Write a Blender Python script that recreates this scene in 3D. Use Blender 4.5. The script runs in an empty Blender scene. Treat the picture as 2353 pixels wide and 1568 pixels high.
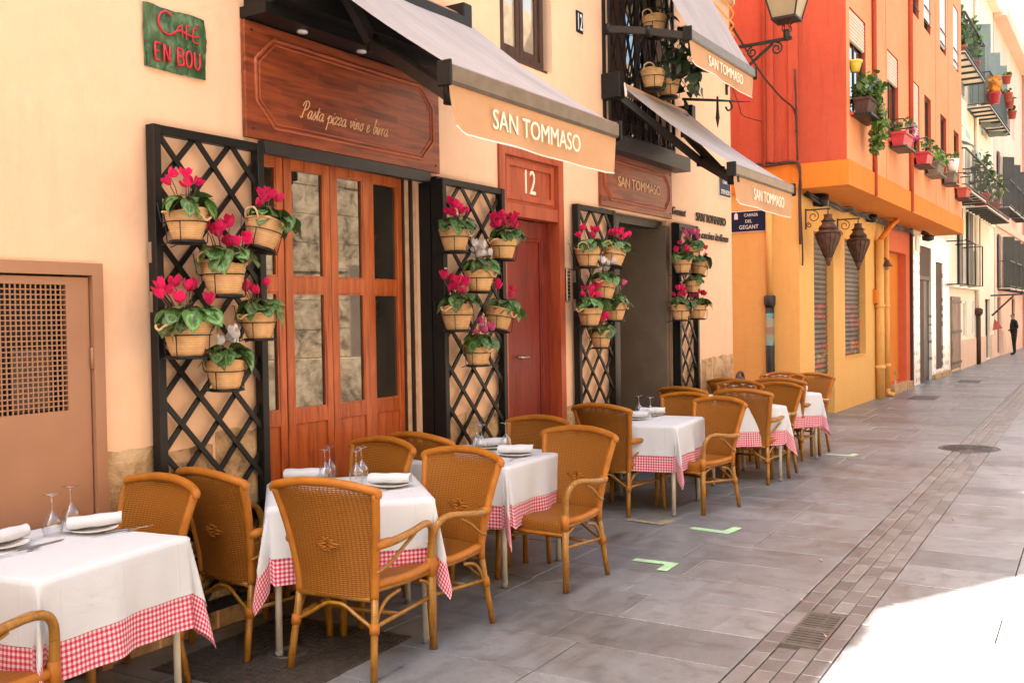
import bpy, bmesh, math, random
from mathutils import Vector, Matrix
R=math.radians; PI=math.pi
S=bpy.context.scene; COL=S.collection
# ------------------------------------------------------------------ camera
cd=bpy.data.cameras.new('camera'); cam=bpy.data.objects.new('camera',cd); COL.objects.link(cam); S.camera=cam
cd.sensor_width=36; cd.lens=36*2240/2352; cd.clip_end=800; cd.clip_start=.05
_y,_p,_r=R(32.53),R(1.33),R(.92)
_f=Vector((math.cos(_y),math.sin(_y),0)); _rt=Vector((math.sin(_y),-math.cos(_y),0)); _u=Vector((0,0,1))
_f2=_f*math.cos(_p)-_u*math.sin(_p); _u2=_u*math.cos(_p)+_f*math.sin(_p)
_r3=_rt*math.cos(_r)-_u2*math.sin(_r); _u3=_u2*math.cos(_r)+_rt*math.sin(_r)
_m=Matrix((_r3,_u3,-_f2)).transposed().to_4x4(); _m.translation=Vector((0,-4.063,1.6)); cam.matrix_world=_m
# ------------------------------------------------------------------ world, sun, exposure
SUN_EL=R(56); SUN_H=Vector((.88,-.47,0)).normalized()      # horizontal direction the light travels
W=bpy.data.worlds.new('World'); S.world=W; W.use_nodes=True
nt=W.node_tree; nt.nodes.clear()
sky=nt.nodes.new('ShaderNodeTexSky'); sky.sky_type='NISHITA'; sky.sun_disc=False; sky.sun_elevation=SUN_EL
_toSun=-SUN_H; sky.sun_rotation=math.atan2(_toSun.x,_toSun.y); sky.air_density=1.6; sky.dust_density=6; sky.ozone_density=.6
hs=nt.nodes.new('ShaderNodeHueSaturation'); hs.inputs['Saturation'].default_value=1.1
mx=nt.nodes.new('ShaderNodeMix'); mx.data_type='RGBA'; mx.blend_type='MULTIPLY'; mx.inputs[0].default_value=1; mx.inputs[7].default_value=(1.0,1.0,1.0,1)
bg=nt.nodes.new('ShaderNodeBackground'); bg.inputs['Strength'].default_value=.07
ow=nt.nodes.new('ShaderNodeOutputWorld')
nt.links.new(sky.outputs[0],hs.inputs['Color']); nt.links.new(hs.outputs[0],mx.inputs[6]); nt.links.new(mx.outputs[2],bg.inputs['Color']); nt.links.new(bg.outputs[0],ow.inputs['Surface'])
sl=bpy.data.lights.new('sun','SUN'); sl.energy=5; sl.angle=R(.53); sl.color=(1,.965,.92); so=bpy.data.objects.new('sun',sl); COL.objects.link(so)
_d=Vector((SUN_H.x*math.cos(SUN_EL),SUN_H.y*math.cos(SUN_EL),-math.sin(SUN_EL))); so.rotation_euler=_d.to_track_quat('-Z','Y').to_euler(); so.location=(0,10,20)
S.view_settings.view_transform='Standard'; S.view_settings.look='None'; S.view_settings.gamma=1; S.view_settings.use_curve_mapping=False
S.view_settings.exposure=3.3
S.render.engine='CYCLES'
cy=S.cycles; cy.max_bounces=7; cy.diffuse_bounces=4; cy.glossy_bounces=4; cy.transmission_bounces=6; cy.transparent_max_bounces=8
cy.caustics_reflective=False; cy.caustics_refractive=False; cy.use_denoising=True; cy.sample_clamp_indirect=6
rng=random.Random(7)
# ------------------------------------------------------------------ helpers
def V(*a): return Vector(a)
class MB:
    def __init__(s): s.v=[]; s.f=[]; s.uv=[]; s.sm=[]; s.has=False
    def add(s,vs,fs,uvs=None,smooth=False):
        b=len(s.v); s.v+= [tuple(p) for p in vs]
        for i,f in enumerate(fs):
            s.f.append(tuple(b+k for k in f)); s.sm.append(smooth)
            if uvs: s.has=True; s.uv.append([uvs[k] for k in f])
            else: s.uv.append([(0,0)]*len(f))
        return s
    def box(s,x0,x1,y0,y1,z0,z1,ch=0):
        if ch<=0:
            vs=[(x,y,z) for z in (z0,z1) for y in (y0,y1) for x in (x0,x1)]
            return s.add(vs,[(0,2,3,1),(4,5,7,6),(0,1,5,4),(2,6,7,3),(0,4,6,2),(1,3,7,5)])
        bm=bmesh.new(); bmesh.ops.create_cube(bm,size=1)
        for v in bm.verts: v.co=Vector(((x0+x1)/2+v.co.x*(x1-x0),(y0+y1)/2+v.co.y*(y1-y0),(z0+z1)/2+v.co.z*(z1-z0)))
        bmesh.ops.bevel(bm,geom=list(bm.edges),offset=ch,segments=1,affect='EDGES')
        bm.verts.index_update(); s.add([v.co.copy() for v in bm.verts],[[v.index for v in f.verts] for f in bm.faces]); bm.free(); return s
    def obox(s,c,hx,hy,hz,M=None):   # oriented box: centre, half sizes, 3x3 matrix
        vs=[Vector((x*hx,y*hy,z*hz)) for z in (-1,1) for y in (-1,1) for x in (-1,1)]
        vs=[Vector(c)+((M@v) if M else v) for v in vs]
        return s.add(vs,[(0,2,3,1),(4,5,7,6),(0,1,5,4),(2,6,7,3),(0,4,6,2),(1,3,7,5)])
    def bar(s,a,b,w,t,up=(0,0,1)):   # rectangular bar from a to b
        a=Vector(a); b=Vector(b); d=(b-a); L=d.length; d.normalize(); u=Vector(up); x=d.cross(u)
        if x.length<1e-4: x=d.cross(Vector((1,0,0)))
        x.normalize(); y=x.cross(d); M=Matrix((x,d,y)).transposed()
        return s.obox((a+b)/2,w/2,L/2,t/2,M)
    def tube(s,pts,r,seg=8,res=0,caps=True,closed=False,flat=1.0):
        P=[Vector(p) for p in pts]; n=len(P); rs=list(r) if isinstance(r,(list,tuple)) else [r]*n
        if res>1 and n>2:
            Q=[];q=[]
            for i in range(n-1 if not closed else n):
                g=(lambda k:P[k%n]) if closed else (lambda k:P[min(max(k,0),n-1)])
                p0,p1,p2,p3=g(i-1),g(i),g(i+1),g(i+2)
                for j in range(res):
                    t=j/res; Q.append(.5*((2*p1)+(p2-p0)*t+(2*p0-5*p1+4*p2-p3)*t*t+(3*p1-p0-3*p2+p3)*t**3)); q.append(rs[i%n]*(1-t)+rs[(i+1)%n]*t)
            if not closed: Q.append(P[-1]); q.append(rs[-1])
            P,rs=Q,q; n=len(P)
        T=[]
        for i in range(n):
            a=P[i-1] if (i>0 or closed) else P[i]; b=P[(i+1)%n] if (i<n-1 or closed) else P[i]
            d=b-a; T.append(d.normalized() if d.length>1e-9 else Vector((0,0,1)))
        N=T[0].orthogonal().normalized(); vs=[]
        for i in range(n):
            N=(N-T[i]*N.dot(T[i])); N=N.normalized() if N.length>1e-6 else T[i].orthogonal().normalized(); B=T[i].cross(N)
            for k in range(seg):
                a=2*PI*k/seg; vs.append(P[i]+N*math.cos(a)*rs[i]+B*math.sin(a)*rs[i]*flat)
        fs=[]
        for i in range(n if closed else n-1):
            for k in range(seg): fs.append((i*seg+k,i*seg+(k+1)%seg,((i+1)%n)*seg+(k+1)%seg,((i+1)%n)*seg+k))
        if caps and not closed: fs.append(tuple(range(seg-1,-1,-1))); fs.append(tuple((n-1)*seg+k for k in range(seg)))
        return s.add(vs,fs,None,True)
    def lathe(s,prof,seg=24,c=(0,0,0),sx=1,sy=1,smooth=True):
        vs=[];n=len(prof)
        for r,z in prof:
            for k in range(seg): a=2*PI*k/seg; vs.append((c[0]+r*sx*math.cos(a),c[1]+r*sy*math.sin(a),c[2]+z))
        fs=[(i*seg+k,i*seg+(k+1)%seg,(i+1)*seg+(k+1)%seg,(i+1)*seg+k) for i in range(n-1) for k in range(seg)]
        if prof[0][0]>1e-5: fs.append(tuple(range(seg-1,-1,-1)))
        if prof[-1][0]>1e-5: fs.append(tuple((n-1)*seg+k for k in range(seg)))
        return s.add(vs,fs,None,smooth)
    def grid(s,P,UV=None,smooth=True):
        nu=len(P);nv=len(P[0]); vs=[p for row in P for p in row]; uv=[u for row in UV for u in row] if UV else None
        return s.add(vs,[(i*nv+j,(i+1)*nv+j,(i+1)*nv+j+1,i*nv+j+1) for i in range(nu-1) for j in range(nv-1)],uv,smooth)
    def poly(s,pts,th=None):          # extruded polygon: pts list, th = extrusion vector
        n=len(pts); P=[Vector(p) for p in pts]
        if th is None: return s.add(P,[tuple(range(n))])
        Q=[p+Vector(th) for p in P]
        return s.add(P+Q,[tuple(range(n-1,-1,-1)),tuple(range(n,2*n))]+[(i,(i+1)%n,n+(i+1)%n,n+i) for i in range(n)])
    def mesh(s,name,fix=True):
        m=bpy.data.meshes.new(name); m.from_pydata(s.v,[],s.f); m.polygons.foreach_set('use_smooth',s.sm)
        if s.has:
            l=m.uv_layers.new(name='UVMap'); l.data.foreach_set('uv',[c for f in s.uv for p in f for c in p])
        if fix:
            bm=bmesh.new(); bm.from_mesh(m); bmesh.ops.recalc_face_normals(bm,faces=bm.faces); bm.to_mesh(m); bm.free()
        m.update(); return m
def link(name,me,mat,parent=None,loc=None,rot=None):
    o=bpy.data.objects.new(name,me); COL.objects.link(o)
    if mat is not None and me is not None and not me.materials: me.materials.append(mat)
    if parent: o.parent=parent
    if loc is not None: o.location=loc
    if rot is not None: o.rotation_euler=rot
    return o
def part(name,mb,mat,parent=None,world=False,fix=True):
    """link a mesh under its thing; world=True: the builder holds world coordinates, the root is unrotated"""
    if world and parent:
        o=Vector((0,0,0)); q=parent
        while q: o+=Vector(q.location); q=q.parent
        mb.v=[(p[0]-o.x,p[1]-o.y,p[2]-o.z) for p in mb.v]
    return link(name,mb.mesh(name,fix),mat,parent)
def tag(o,label,cat,group=None):
    o['label']=label; o['category']=cat
    if group: o['group']=group
    return o
def thing(name,label,cat,loc=(0,0,0),rz=0,group=None):
    o=bpy.data.objects.new(name,None); COL.objects.link(o); o.location=loc; o.rotation_euler=(0,0,rz); o.empty_display_size=.1
    return tag(o,label,cat,group)
def struct(name,mb,mat): o=part(name,mb,mat); o['kind']='structure'; return o
def stuff(o): o['kind']='stuff'; return o
def dup(root,loc,rz,label,group=None):
    r=root.copy(); COL.objects.link(r); r.location=loc; r.rotation_euler=(0,0,rz); r['label']=label
    if group: r['group']=group
    for ch in root.children:
        k=ch.copy(); COL.objects.link(k); k.parent=r
        for g in ch.children: h=g.copy(); COL.objects.link(h); h.parent=k
    return r
# ------------------------------------------------------------------ materials
class NT:
    def __init__(s,name):
        s.m=bpy.data.materials.new(name); s.m.use_nodes=True; s.t=s.m.node_tree; s.b=s.t.nodes['Principled BSDF']; s.out=s.t.nodes['Material Output']
    def n(s,typ,**k):
        x=s.t.nodes.new(typ)
        for a,b in k.items(): setattr(x,a,b)
        return x
    def l(s,a,b): s.t.links.new(a,b)
    def inp(s,sock,v):
        if isinstance(v,bpy.types.NodeSocket): s.l(v,sock)
        elif v is not None: sock.default_value=v
    def math(s,op,a,b=None,c=None):
        x=s.n('ShaderNodeMath',operation=op); s.inp(x.inputs[0],a)
        if b is not None: s.inp(x.inputs[1],b)
        if c is not None: s.inp(x.inputs[2],c)
        return x.outputs[0]
    def co(s,kind='Object',scale=(1,1,1),rot=(0,0,0),loc=(0,0,0)):
        t=s.n('ShaderNodeTexCoord'); m=s.n('ShaderNodeMapping'); m.inputs['Scale'].default_value=scale; m.inputs['Rotation'].default_value=rot; m.inputs['Location'].default_value=loc
        s.l(t.outputs[kind],m.inputs[0]); return m.outputs[0]
    def geo(s,scale=(1,1,1)):
        g=s.n('ShaderNodeNewGeometry'); m=s.n('ShaderNodeMapping'); m.inputs['Scale'].default_value=scale; s.l(g.outputs['Position'],m.inputs[0]); return m.outputs[0]
    def noise(s,vec,scale,detail=4,rough=.55,dist=0):
        x=s.n('ShaderNodeTexNoise'); s.l(vec,x.inputs['Vector']); x.inputs['Scale'].default_value=scale; x.inputs['Detail'].default_value=detail; x.inputs['Roughness'].default_value=rough; x.inputs['Distortion'].default_value=dist
        return x.outputs[0]
    def ramp(s,f,stops):
        x=s.n('ShaderNodeValToRGB'); s.l(f,x.inputs[0]); e=x.color_ramp.elements
        while len(e)<len(stops): e.new(.5)
        for i,(p,c) in enumerate(stops): e[i].position=p; e[i].color=(*c,1) if len(c)==3 else c
        return x.outputs[0]
    def mix(s,f,a,b,blend='MIX'):
        x=s.n('ShaderNodeMix',data_type='RGBA',blend_type=blend); s.inp(x.inputs[0],f); s.inp(x.inputs[6],a if not isinstance(a,tuple) else (*a,1)); s.inp(x.inputs[7],b if not isinstance(b,tuple) else (*b,1)); return x.outputs[2]
    def bump(s,h,strength=.3,dist=.01):
        x=s.n('ShaderNodeBump'); x.inputs['Strength'].default_value=strength; x.inputs['Distance'].default_value=dist; s.l(h,x.inputs['Height']); s.l(x.outputs[0],s.b.inputs['Normal'])
    def col(s,c): s.inp(s.b.inputs['Base Color'],(*c,1) if isinstance(c,tuple) else c)
    def rnd(s): return s.n('ShaderNodeObjectInfo').outputs['Random']
    def end(s,rough=.6,spec=.5,metal=0,sheen=0,trans=0):
        s.inp(s.b.inputs['Roughness'],rough); s.b.inputs['Specular IOR Level'].default_value=spec; s.b.inputs['Metallic'].default_value=metal; s.b.inputs['Sheen Weight'].default_value=sheen; s.b.inputs['Transmission Weight'].default_value=trans; return s.m
def pm(name,c1,c2=None,rough=.6,ns=6,bs=80,bump=.15,bd=.004,metal=0,spec=.5,rnd=0,stretch=(1,1,1),sheen=0,detail=4,geo=False):
    n=NT(name); co=n.geo(stretch) if geo else n.co('Object',stretch)
    if c2 is None: c2=tuple(x*.82 for x in c1)
    f=n.noise(co,ns,detail); c=n.ramp(f,[(.3,c2),(.7,c1)])
    if rnd:
        hsv=n.n('ShaderNodeHueSaturation'); n.l(c,hsv.inputs['Color']); n.l(n.math('MULTIPLY_ADD',n.rnd(),rnd*2,1-rnd),hsv.inputs['Value']); c=hsv.outputs[0]
    n.col(c)
    if bump: n.bump(n.noise(co,bs,3),bump,bd)
    return n.end(rough,spec,metal,sheen)
MT={}
def stucco(name,c1,c2,stain=.12,rough=.9):
    n=NT(name); co=n.geo()
    big=n.noise(co,.7,5,.6); fine=n.noise(co,9,5,.6); c=n.ramp(n.math('ADD',n.math('MULTIPLY',big,.65),n.math('MULTIPLY',fine,.35)),[(.35,c2),(.62,c1)])
    # weathering rising from the pavement and streaks
    st=n.noise(n.geo((3,3,.30)),3.5,6,.65); c=n.mix(n.math('MULTIPLY',n.math('MAXIMUM',n.math('SUBTRACT',st,.52),0),stain*8),c,tuple(x*.7 for x in c2))
    n.col(c); h=n.math('ADD',n.math('ADD',n.math('MULTIPLY',n.noise(co,38,4,.6),.6),n.math('MULTIPLY',n.noise(co,150,2),.25)),n.math('MULTIPLY',n.noise(co,6,5,.6,.6),1.6)); n.bump(h,.45,.007)
    return n.end(rough,.25)
MT['cream']=stucco('cream_stucco',(.79,.515,.33),(.74,.455,.28))
MT['ochre']=stucco('ochre_stucco',(.74,.42,.13),(.69,.365,.105))
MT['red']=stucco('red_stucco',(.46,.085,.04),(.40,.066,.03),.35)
MT['orange']=stucco('red_stucco_lit',(.74,.30,.135),(.67,.245,.10),.32)  # lit copy of the red paint: the street front's brighter light is in the colour
MT['band']=stucco('band_stucco',(.68,.215,.026),(.61,.18,.02),.25)
MT['coral']=stucco('coral_stucco',(.62,.15,.07),(.55,.12,.05),.2)
MT['ivory']=stucco('ivory_stucco',(.84,.745,.585),(.77,.65,.48),.25)
MT['pink']=stucco('pink_stucco',(.80,.555,.43),(.72,.46,.34),.25)
MT['rose']=stucco('rose_stucco',(.70,.36,.28),(.62,.28,.2),.3)
MT['peach']=stucco('peach_stucco',(.76,.55,.41),(.67,.46,.33),.3)
def stone(name,c1,c2,c3,s=5):
    n=NT(name); co=n.geo(); f=n.noise(co,s,8,.75,.4); c=n.ramp(f,[(.36,c3),(.47,c2),(.60,c1)]); sp=n.noise(co,s*9,3,.7); c=n.mix(n.math('MULTIPLY',n.math('GREATER_THAN',sp,.66),.5),c,c3)
    n.col(c); n.bump(n.math('ADD',n.noise(co,s*3,6,.7),n.math('MULTIPLY',sp,.4)),.8,.02); return n.end(.9,.2)
MT['stone']=stone('plinth_stone',(.55,.38,.21),(.44,.28,.145),(.22,.13,.07),6)
MT['ashlar']=stone('ashlar_stone',(.48,.37,.24),(.30,.22,.135),(.06,.042,.026),3.2)
def wood(name,c1,c2,c3,axis='x',rough=.45,scale=1.0,rnd=.1,staves=None):
    n=NT(name); sc={'x':(1.2,14,14),'z':(14,14,1.2)}[axis]; co=n.co('Object',tuple(a*scale for a in sc))
    g=n.noise(co,2.2,6,.6,.6); c=n.ramp(g,[(.28,c3),(.5,c2),(.72,c1)])
    if staves:   # glued short staves
        t=n.co('Object'); sp=n.n('ShaderNodeSeparateXYZ'); n.l(t,sp.inputs[0])
        row=n.math('FLOOR',n.math('DIVIDE',sp.outputs['Z'],staves[1])); xs=n.math('FLOOR',n.math('ADD',n.math('DIVIDE',sp.outputs['X'],staves[0]),n.math('MULTIPLY',row,.37)))
        wn=n.n('ShaderNodeTexWhiteNoise',noise_dimensions='2D'); cb=n.n('ShaderNodeCombineXYZ'); n.l(row,cb.inputs[0]); n.l(xs,cb.inputs[1]); n.l(cb.outputs[0],wn.inputs['Vector'])
        k=n.math('MULTIPLY',n.math('POWER',wn.outputs[0],4),.6); c=n.mix(k,c,c3)
    if rnd:
        hsv=n.n('ShaderNodeHueSaturation'); n.l(c,hsv.inputs['Color']); n.l(n.math('MULTIPLY_ADD',n.rnd(),rnd*2,1-rnd),hsv.inputs['Value']); c=hsv.outputs[0]
    n.col(c); n.bump(g,.12,.003); return n.end(rough,.4)
MT['sign_wood']=wood('sign_wood',(.33,.076,.022),(.235,.048,.015),(.075,.015,.008),'x',.42,1,0,(.34,.045))
MT['moulding']=wood('moulding_wood',(.42,.10,.03),(.33,.07,.022),(.2,.04,.015),'x',.5,1,0)
MT['door_wood']=wood('door_wood',(.49,.122,.028),(.38,.083,.019),(.18,.032,.010),'z',.36,1,.08)
MT['red_wood']=wood('red_door_wood',(.22,.026,.012),(.165,.018,.009),(.09,.010,.006),'z',.5,.7,.05)
MT['red_frame']=wood('red_frame_wood',(.42,.085,.032),(.34,.064,.024),(.22,.036,.015),'z',.4,.7,.05)
MT['brown_wood']=wood('brown_wood',(.085,.036,.018),(.06,.024,.012),(.03,.012,.007),'z',.7,1,.1)
MT['old_wood']=wood('old_wood',(.42,.34,.28),(.27,.17,.12),(.10,.055,.04),'z',.8,1,.1)
MT['worn_edge']=pm('worn_cream_edge',(.66,.50,.34),(.5,.3,.16),.7,9,60,.2)
def metal(name,c,rough=.45,m=.0,bump=.08): return pm(name,c,tuple(x*.7 for x in c),rough,12,120,bump,.002,m,.5)
MT['black']=pm('black_paint',(.008,.0075,.007),(.006,.0055,.005),.45,12,120,.08,.002,0,.28)
MT['blackwire']=metal('black_wire',(.02,.018,.016),.5,.3)
MT['anth']=pm('anthracite_paint',(.030,.026,.023),(.022,.019,.017),.45,12,120,.08,.002,0,.35)
MT['bronze']=metal('bronze_bar',(.16,.125,.09),.35,.5,.04)
MT['iron']=metal('wrought_iron',(.028,.022,.018),.55,.4,.3)
MT['rust']=pm('rusty_iron',(.16,.075,.04),(.06,.03,.02),.75,14,70,.5,.004,.3)
MT['steel']=metal('brushed_steel',(.55,.53,.5),.3,1,.03)
MT['browndoor']=pm('brown_door_paint',(.345,.165,.085),(.30,.14,.07),.55,3,90,.08,.002)
MT['void']=pm('slot_shade_black',(.002,.002,.002),None,.9,4,40,0)
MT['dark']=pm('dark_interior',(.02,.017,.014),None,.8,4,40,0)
MT['taupe']=pm('taupe_paint',(.17,.125,.085),(.13,.095,.065),.7,4,60,.1)
MT['white']=pm('white_paint',(.78,.75,.70),(.70,.66,.6),.5,6,60,.06)
MT['letter']=pm('cream_letters',(.80,.70,.52),(.74,.63,.46),.5,30,60,0)
MT['gold']=pm('carved_letters',(.72,.42,.22),(.6,.32,.16),.5,30,60,.1)
def canvasmat():
    n=NT('awning_canvas'); t=n.co('Object'); sp=n.n('ShaderNodeSeparateXYZ'); n.l(t,sp.inputs[0]); seam=n.math('GREATER_THAN',n.math('ABSOLUTE',n.math('SUBTRACT',n.math('FRACT',n.math('DIVIDE',sp.outputs['X'],.6)),.5)),.485)
    f=n.noise(n.co('Object',(1,.35,.35)),4,6,.65); c=n.ramp(f,[(.3,(.30,.265,.25)),(.7,(.385,.35,.335))]); c=n.mix(n.math('MULTIPLY',seam,.35),c,(.2,.18,.17)); n.col(c); n.bump(n.math('ADD',n.math('MULTIPLY',seam,.25),n.math('MULTIPLY',n.noise(n.co('Object',(1.5,.5,.5)),5,3),.8)),.5,.02); return n.end(.85,.2)
MT['canvas']=canvasmat()
MT['valance']=pm('valance_canvas',(.48,.265,.13),(.42,.225,.105),.85,3,14,.35,.02)
MT['hem']=pm('valance_hem',(.8,.72,.62),None,.8,3,300,.1,.001)
MT['bluesign']=pm('navy_enamel',(.010,.018,.045),(.008,.014,.034),.5,3,40,.02,.004,0,.2)
MT['signwhite']=pm('enamel_white',(.8,.8,.78),None,.4,9,40,0)
def glassmat(name='clear_glass',col=(1,1,1),rough=0.0):
    n=NT(name); n.col(col); n.b.inputs['IOR'].default_value=1.45; return n.end(rough,.5,0,0,1)
def thinglass():
    n=NT('thin_glass'); t=n.n('ShaderNodeBsdfTransparent'); t.inputs[0].default_value=(.97,.975,.975,1); g=n.n('ShaderNodeBsdfGlossy'); g.inputs['Roughness'].default_value=.015; f=n.n('ShaderNodeLayerWeight'); mx=n.n('ShaderNodeMixShader'); n.l(n.math('MULTIPLY_ADD',n.math('POWER',f.outputs['Facing'],1.7),.85,.09),mx.inputs[0]); n.l(t.outputs[0],mx.inputs[1]); n.l(g.outputs[0],mx.inputs[2]); n.l(mx.outputs[0],n.out.inputs[0]); return n.m
MT['glass']=thinglass()
def pane(name,tint,dark,refl=.0):
    n=NT(name); n.col(n.ramp(n.noise(n.geo(),3,2),[(.3,dark),(.7,tint)])); n.b.inputs['IOR'].default_value=1.75; n.b.inputs['Coat Weight'].default_value=.6; n.b.inputs['Coat Roughness'].default_value=.0; n.bump(n.noise(n.geo(),1.7,1),.02,.05); return n.end(.02,.9)
MT['pane']=pane('window_pane',(.035,.028,.02),(.012,.01,.008))
MT['pane_pale']=pane('pale_pane',(.42,.35,.25),(.30,.25,.18))
def basket():
    n=NT('rope_basket'); co=n.co('Object'); sp=n.n('ShaderNodeSeparateXYZ'); n.l(co,sp.inputs[0])
    z=n.math('MULTIPLY',sp.outputs['Z'],2*PI/.0105); rows=n.math('MULTIPLY_ADD',n.math('SINE',z),.5,.5)
    tw=n.noise(n.co('Object',(1,1,1)),170,2,.6); f=n.noise(co,24,4,.6)
    c=n.ramp(n.math('ADD',n.math('MULTIPLY',f,.78),n.math('MULTIPLY',rows,.22)),[(.15,(.38,.19,.075)),(.5,(.55,.315,.14)),(.85,(.64,.41,.205))])
    hsv=n.n('ShaderNodeHueSaturation'); n.l(c,hsv.inputs['Color']); n.l(n.math('MULTIPLY_ADD',n.rnd(),.25,.86),hsv.inputs['Value']); n.col(hsv.outputs[0])
    n.bump(n.math('ADD',n.math('MULTIPLY',rows,.6),n.math('MULTIPLY',tw,.7)),.5,.003); return n.end(.85,.2)
MT['basket']=basket()
MT['rope']=pm('rope',(.62,.42,.22),(.48,.28,.12),.85,60,260,.6,.003)
MT['soil']=pm('soil',(.03,.02,.013),None,.95,30,90,.5)
def leaf(name,dk,lt,vein):
    n=NT(name); t=n.n('ShaderNodeTexCoord'); sp=n.n('ShaderNodeSeparateXYZ'); n.l(t.outputs['Object'],sp.inputs[0])
    x=sp.outputs['X']; y=n.math('ABSOLUTE',sp.outputs['Y']); d=n.math('SQRT',n.math('ADD',n.math('POWER',n.math('SUBTRACT',x,.46),2),n.math('MULTIPLY',n.math('POWER',y,2),1.2)))
    nz=n.noise(t.outputs['Object'],7,3); ring=n.math('SUBTRACT',1,n.math('MINIMUM',n.math('MULTIPLY',n.math('ABSOLUTE',n.math('SUBTRACT',n.math('ADD',d,n.math('MULTIPLY',n.math('SUBTRACT',nz,.5),.22)),.30)),9),1))
    c=n.mix(nz,dk,lt); c=n.mix(n.math('MULTIPLY',ring,.55),c,vein)
    v=n.math('LESS_THAN',y,.018); c=n.mix(n.math('MULTIPLY',v,.6),c,vein)
    hsv=n.n('ShaderNodeHueSaturation'); n.l(c,hsv.inputs['Color']); n.l(n.math('MULTIPLY_ADD',n.rnd(),.7,.65),hsv.inputs['Value']); n.l(n.math('MULTIPLY_ADD',n.rnd(),.03,.485),hsv.inputs['Hue']); n.col(hsv.outputs[0])
    n.b.inputs['Subsurface Weight'].default_value=0; n.bump(nz,.3,.05); return n.end(.42,.45)
MT['leaf']=leaf('cyclamen_leaf',(.026,.075,.012),(.085,.175,.032),(.24,.34,.15))
MT['leaf2']=leaf('plain_leaf',(.035,.09,.014),(.09,.18,.03),(.12,.2,.05))
MT['ivy']=leaf('dark_leaf',(.012,.03,.010),(.03,.06,.018),(.05,.08,.03))
MT['redleaf']=leaf('dark_red_leaf',(.035,.006,.008),(.08,.012,.012),(.09,.02,.02))
MT['stem']=pm('flower_stem',(.10,.045,.03),(.08,.06,.03),.6,20,60,0)
def petal(name,c1,c2):
    n=NT(name); co=n.co('Object'); c=n.ramp(n.noise(co,3,3),[(.3,c2),(.7,c1)]); hsv=n.n('ShaderNodeHueSaturation'); n.l(c,hsv.inputs['Color']); n.l(n.math('MULTIPLY_ADD',n.rnd(),.35,.8),hsv.inputs['Value']); n.col(hsv.outputs[0]); m=n.end(.6,.2,0,.2); tl=n.n('ShaderNodeBsdfTranslucent'); n.l(hsv.outputs[0],tl.inputs[0]); ms=n.n('ShaderNodeMixShader'); ms.inputs[0].default_value=.35; n.l(n.b.outputs[0],ms.inputs[1]); n.l(tl.outputs[0],ms.inputs[2]); n.l(ms.outputs[0],n.out.inputs[0]); return m
MT['magenta']=petal('magenta_petal',(.80,.012,.13),(.62,.006,.09)); MT['wpetal']=petal('white_petal',(.82,.78,.76),(.74,.68,.66)); MT['ppetal']=petal('pink_petal',(.75,.16,.36),(.65,.08,.26))
def wicker():
    n=NT('wicker_weave'); t=n.n('ShaderNodeTexCoord'); sp=n.n('ShaderNodeSeparateXYZ'); n.l(t.outputs['UV'],sp.inputs[0]); u,v=sp.outputs[0],sp.outputs[1]
    p,q=.0095,.021; rows=n.math('DIVIDE',v,p); i=n.math('FLOOR',rows); fr=n.math('FRACT',rows)
    prof=n.math('SQRT',n.math('MAXIMUM',n.math('SUBTRACT',1,n.math('POWER',n.math('MULTIPLY_ADD',fr,2,-1),2)),0))
    s=n.math('SINE',n.math('ADD',n.math('MULTIPLY',u,PI/q),n.math('MULTIPLY',i,PI))); kk=n.math('POWER',n.math('ABSOLUTE',n.math('SINE',n.math('MULTIPLY',u,PI/q))),.5)
    h=n.math('MULTIPLY',n.math('MULTIPLY',prof,n.math('MULTIPLY_ADD',s,.04,.93)),n.math('MULTIPLY_ADD',kk,.5,.5))
    f=n.noise(t.outputs['Object'],9,4,.6); c=n.ramp(h,[(.05,(.034,.009,.0015)),(.4,(.165,.054,.006)),(.9,(.355,.132,.016))]); c=n.mix(n.math('MULTIPLY',f,.4),c,(.20,.070,.009))
    hsv=n.n('ShaderNodeHueSaturation'); n.l(c,hsv.inputs['Color']); n.l(n.math('MULTIPLY_ADD',n.n('ShaderNodeObjectInfo').outputs['Random'],.25,.88),hsv.inputs['Value']); n.col(hsv.outputs[0]); n.bump(h,.7,.004); m=n.end(.5,.25); tr=n.n('ShaderNodeBsdfTransparent'); ms=n.n('ShaderNodeMixShader'); gap=n.math('MULTIPLY',n.math('LESS_THAN',h,n.math('MULTIPLY_ADD',n.math('SUBTRACT',v,.72),4.5,-.05)),n.math('GREATER_THAN',v,.72)); n.l(gap,ms.inputs[0]); n.l(n.b.outputs[0],ms.inputs[1]); n.l(tr.outputs[0],ms.inputs[2]); n.l(ms.outputs[0],n.out.inputs[0]); return m
MT['wicker']=wicker()
def wrap():
    n=NT('wrapped_cane'); t=n.co('Object'); sp=n.n('ShaderNodeSeparateXYZ'); n.l(t,sp.inputs[0]); w=n.math('MULTIPLY_ADD',n.math('SINE',n.math('MULTIPLY',n.math('ADD',sp.outputs['Z'],n.math('MULTIPLY',sp.outputs['Y'],.6)),2*PI/.006)),.5,.5)
    f=n.noise(t,13,4); c=n.ramp(f,[(.3,(.31,.100,.009)),(.7,(.42,.148,.015))]); n.col(c); n.bump(w,.25,.002); return n.end(.45,.28)
MT['wrap']=wrap()
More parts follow.
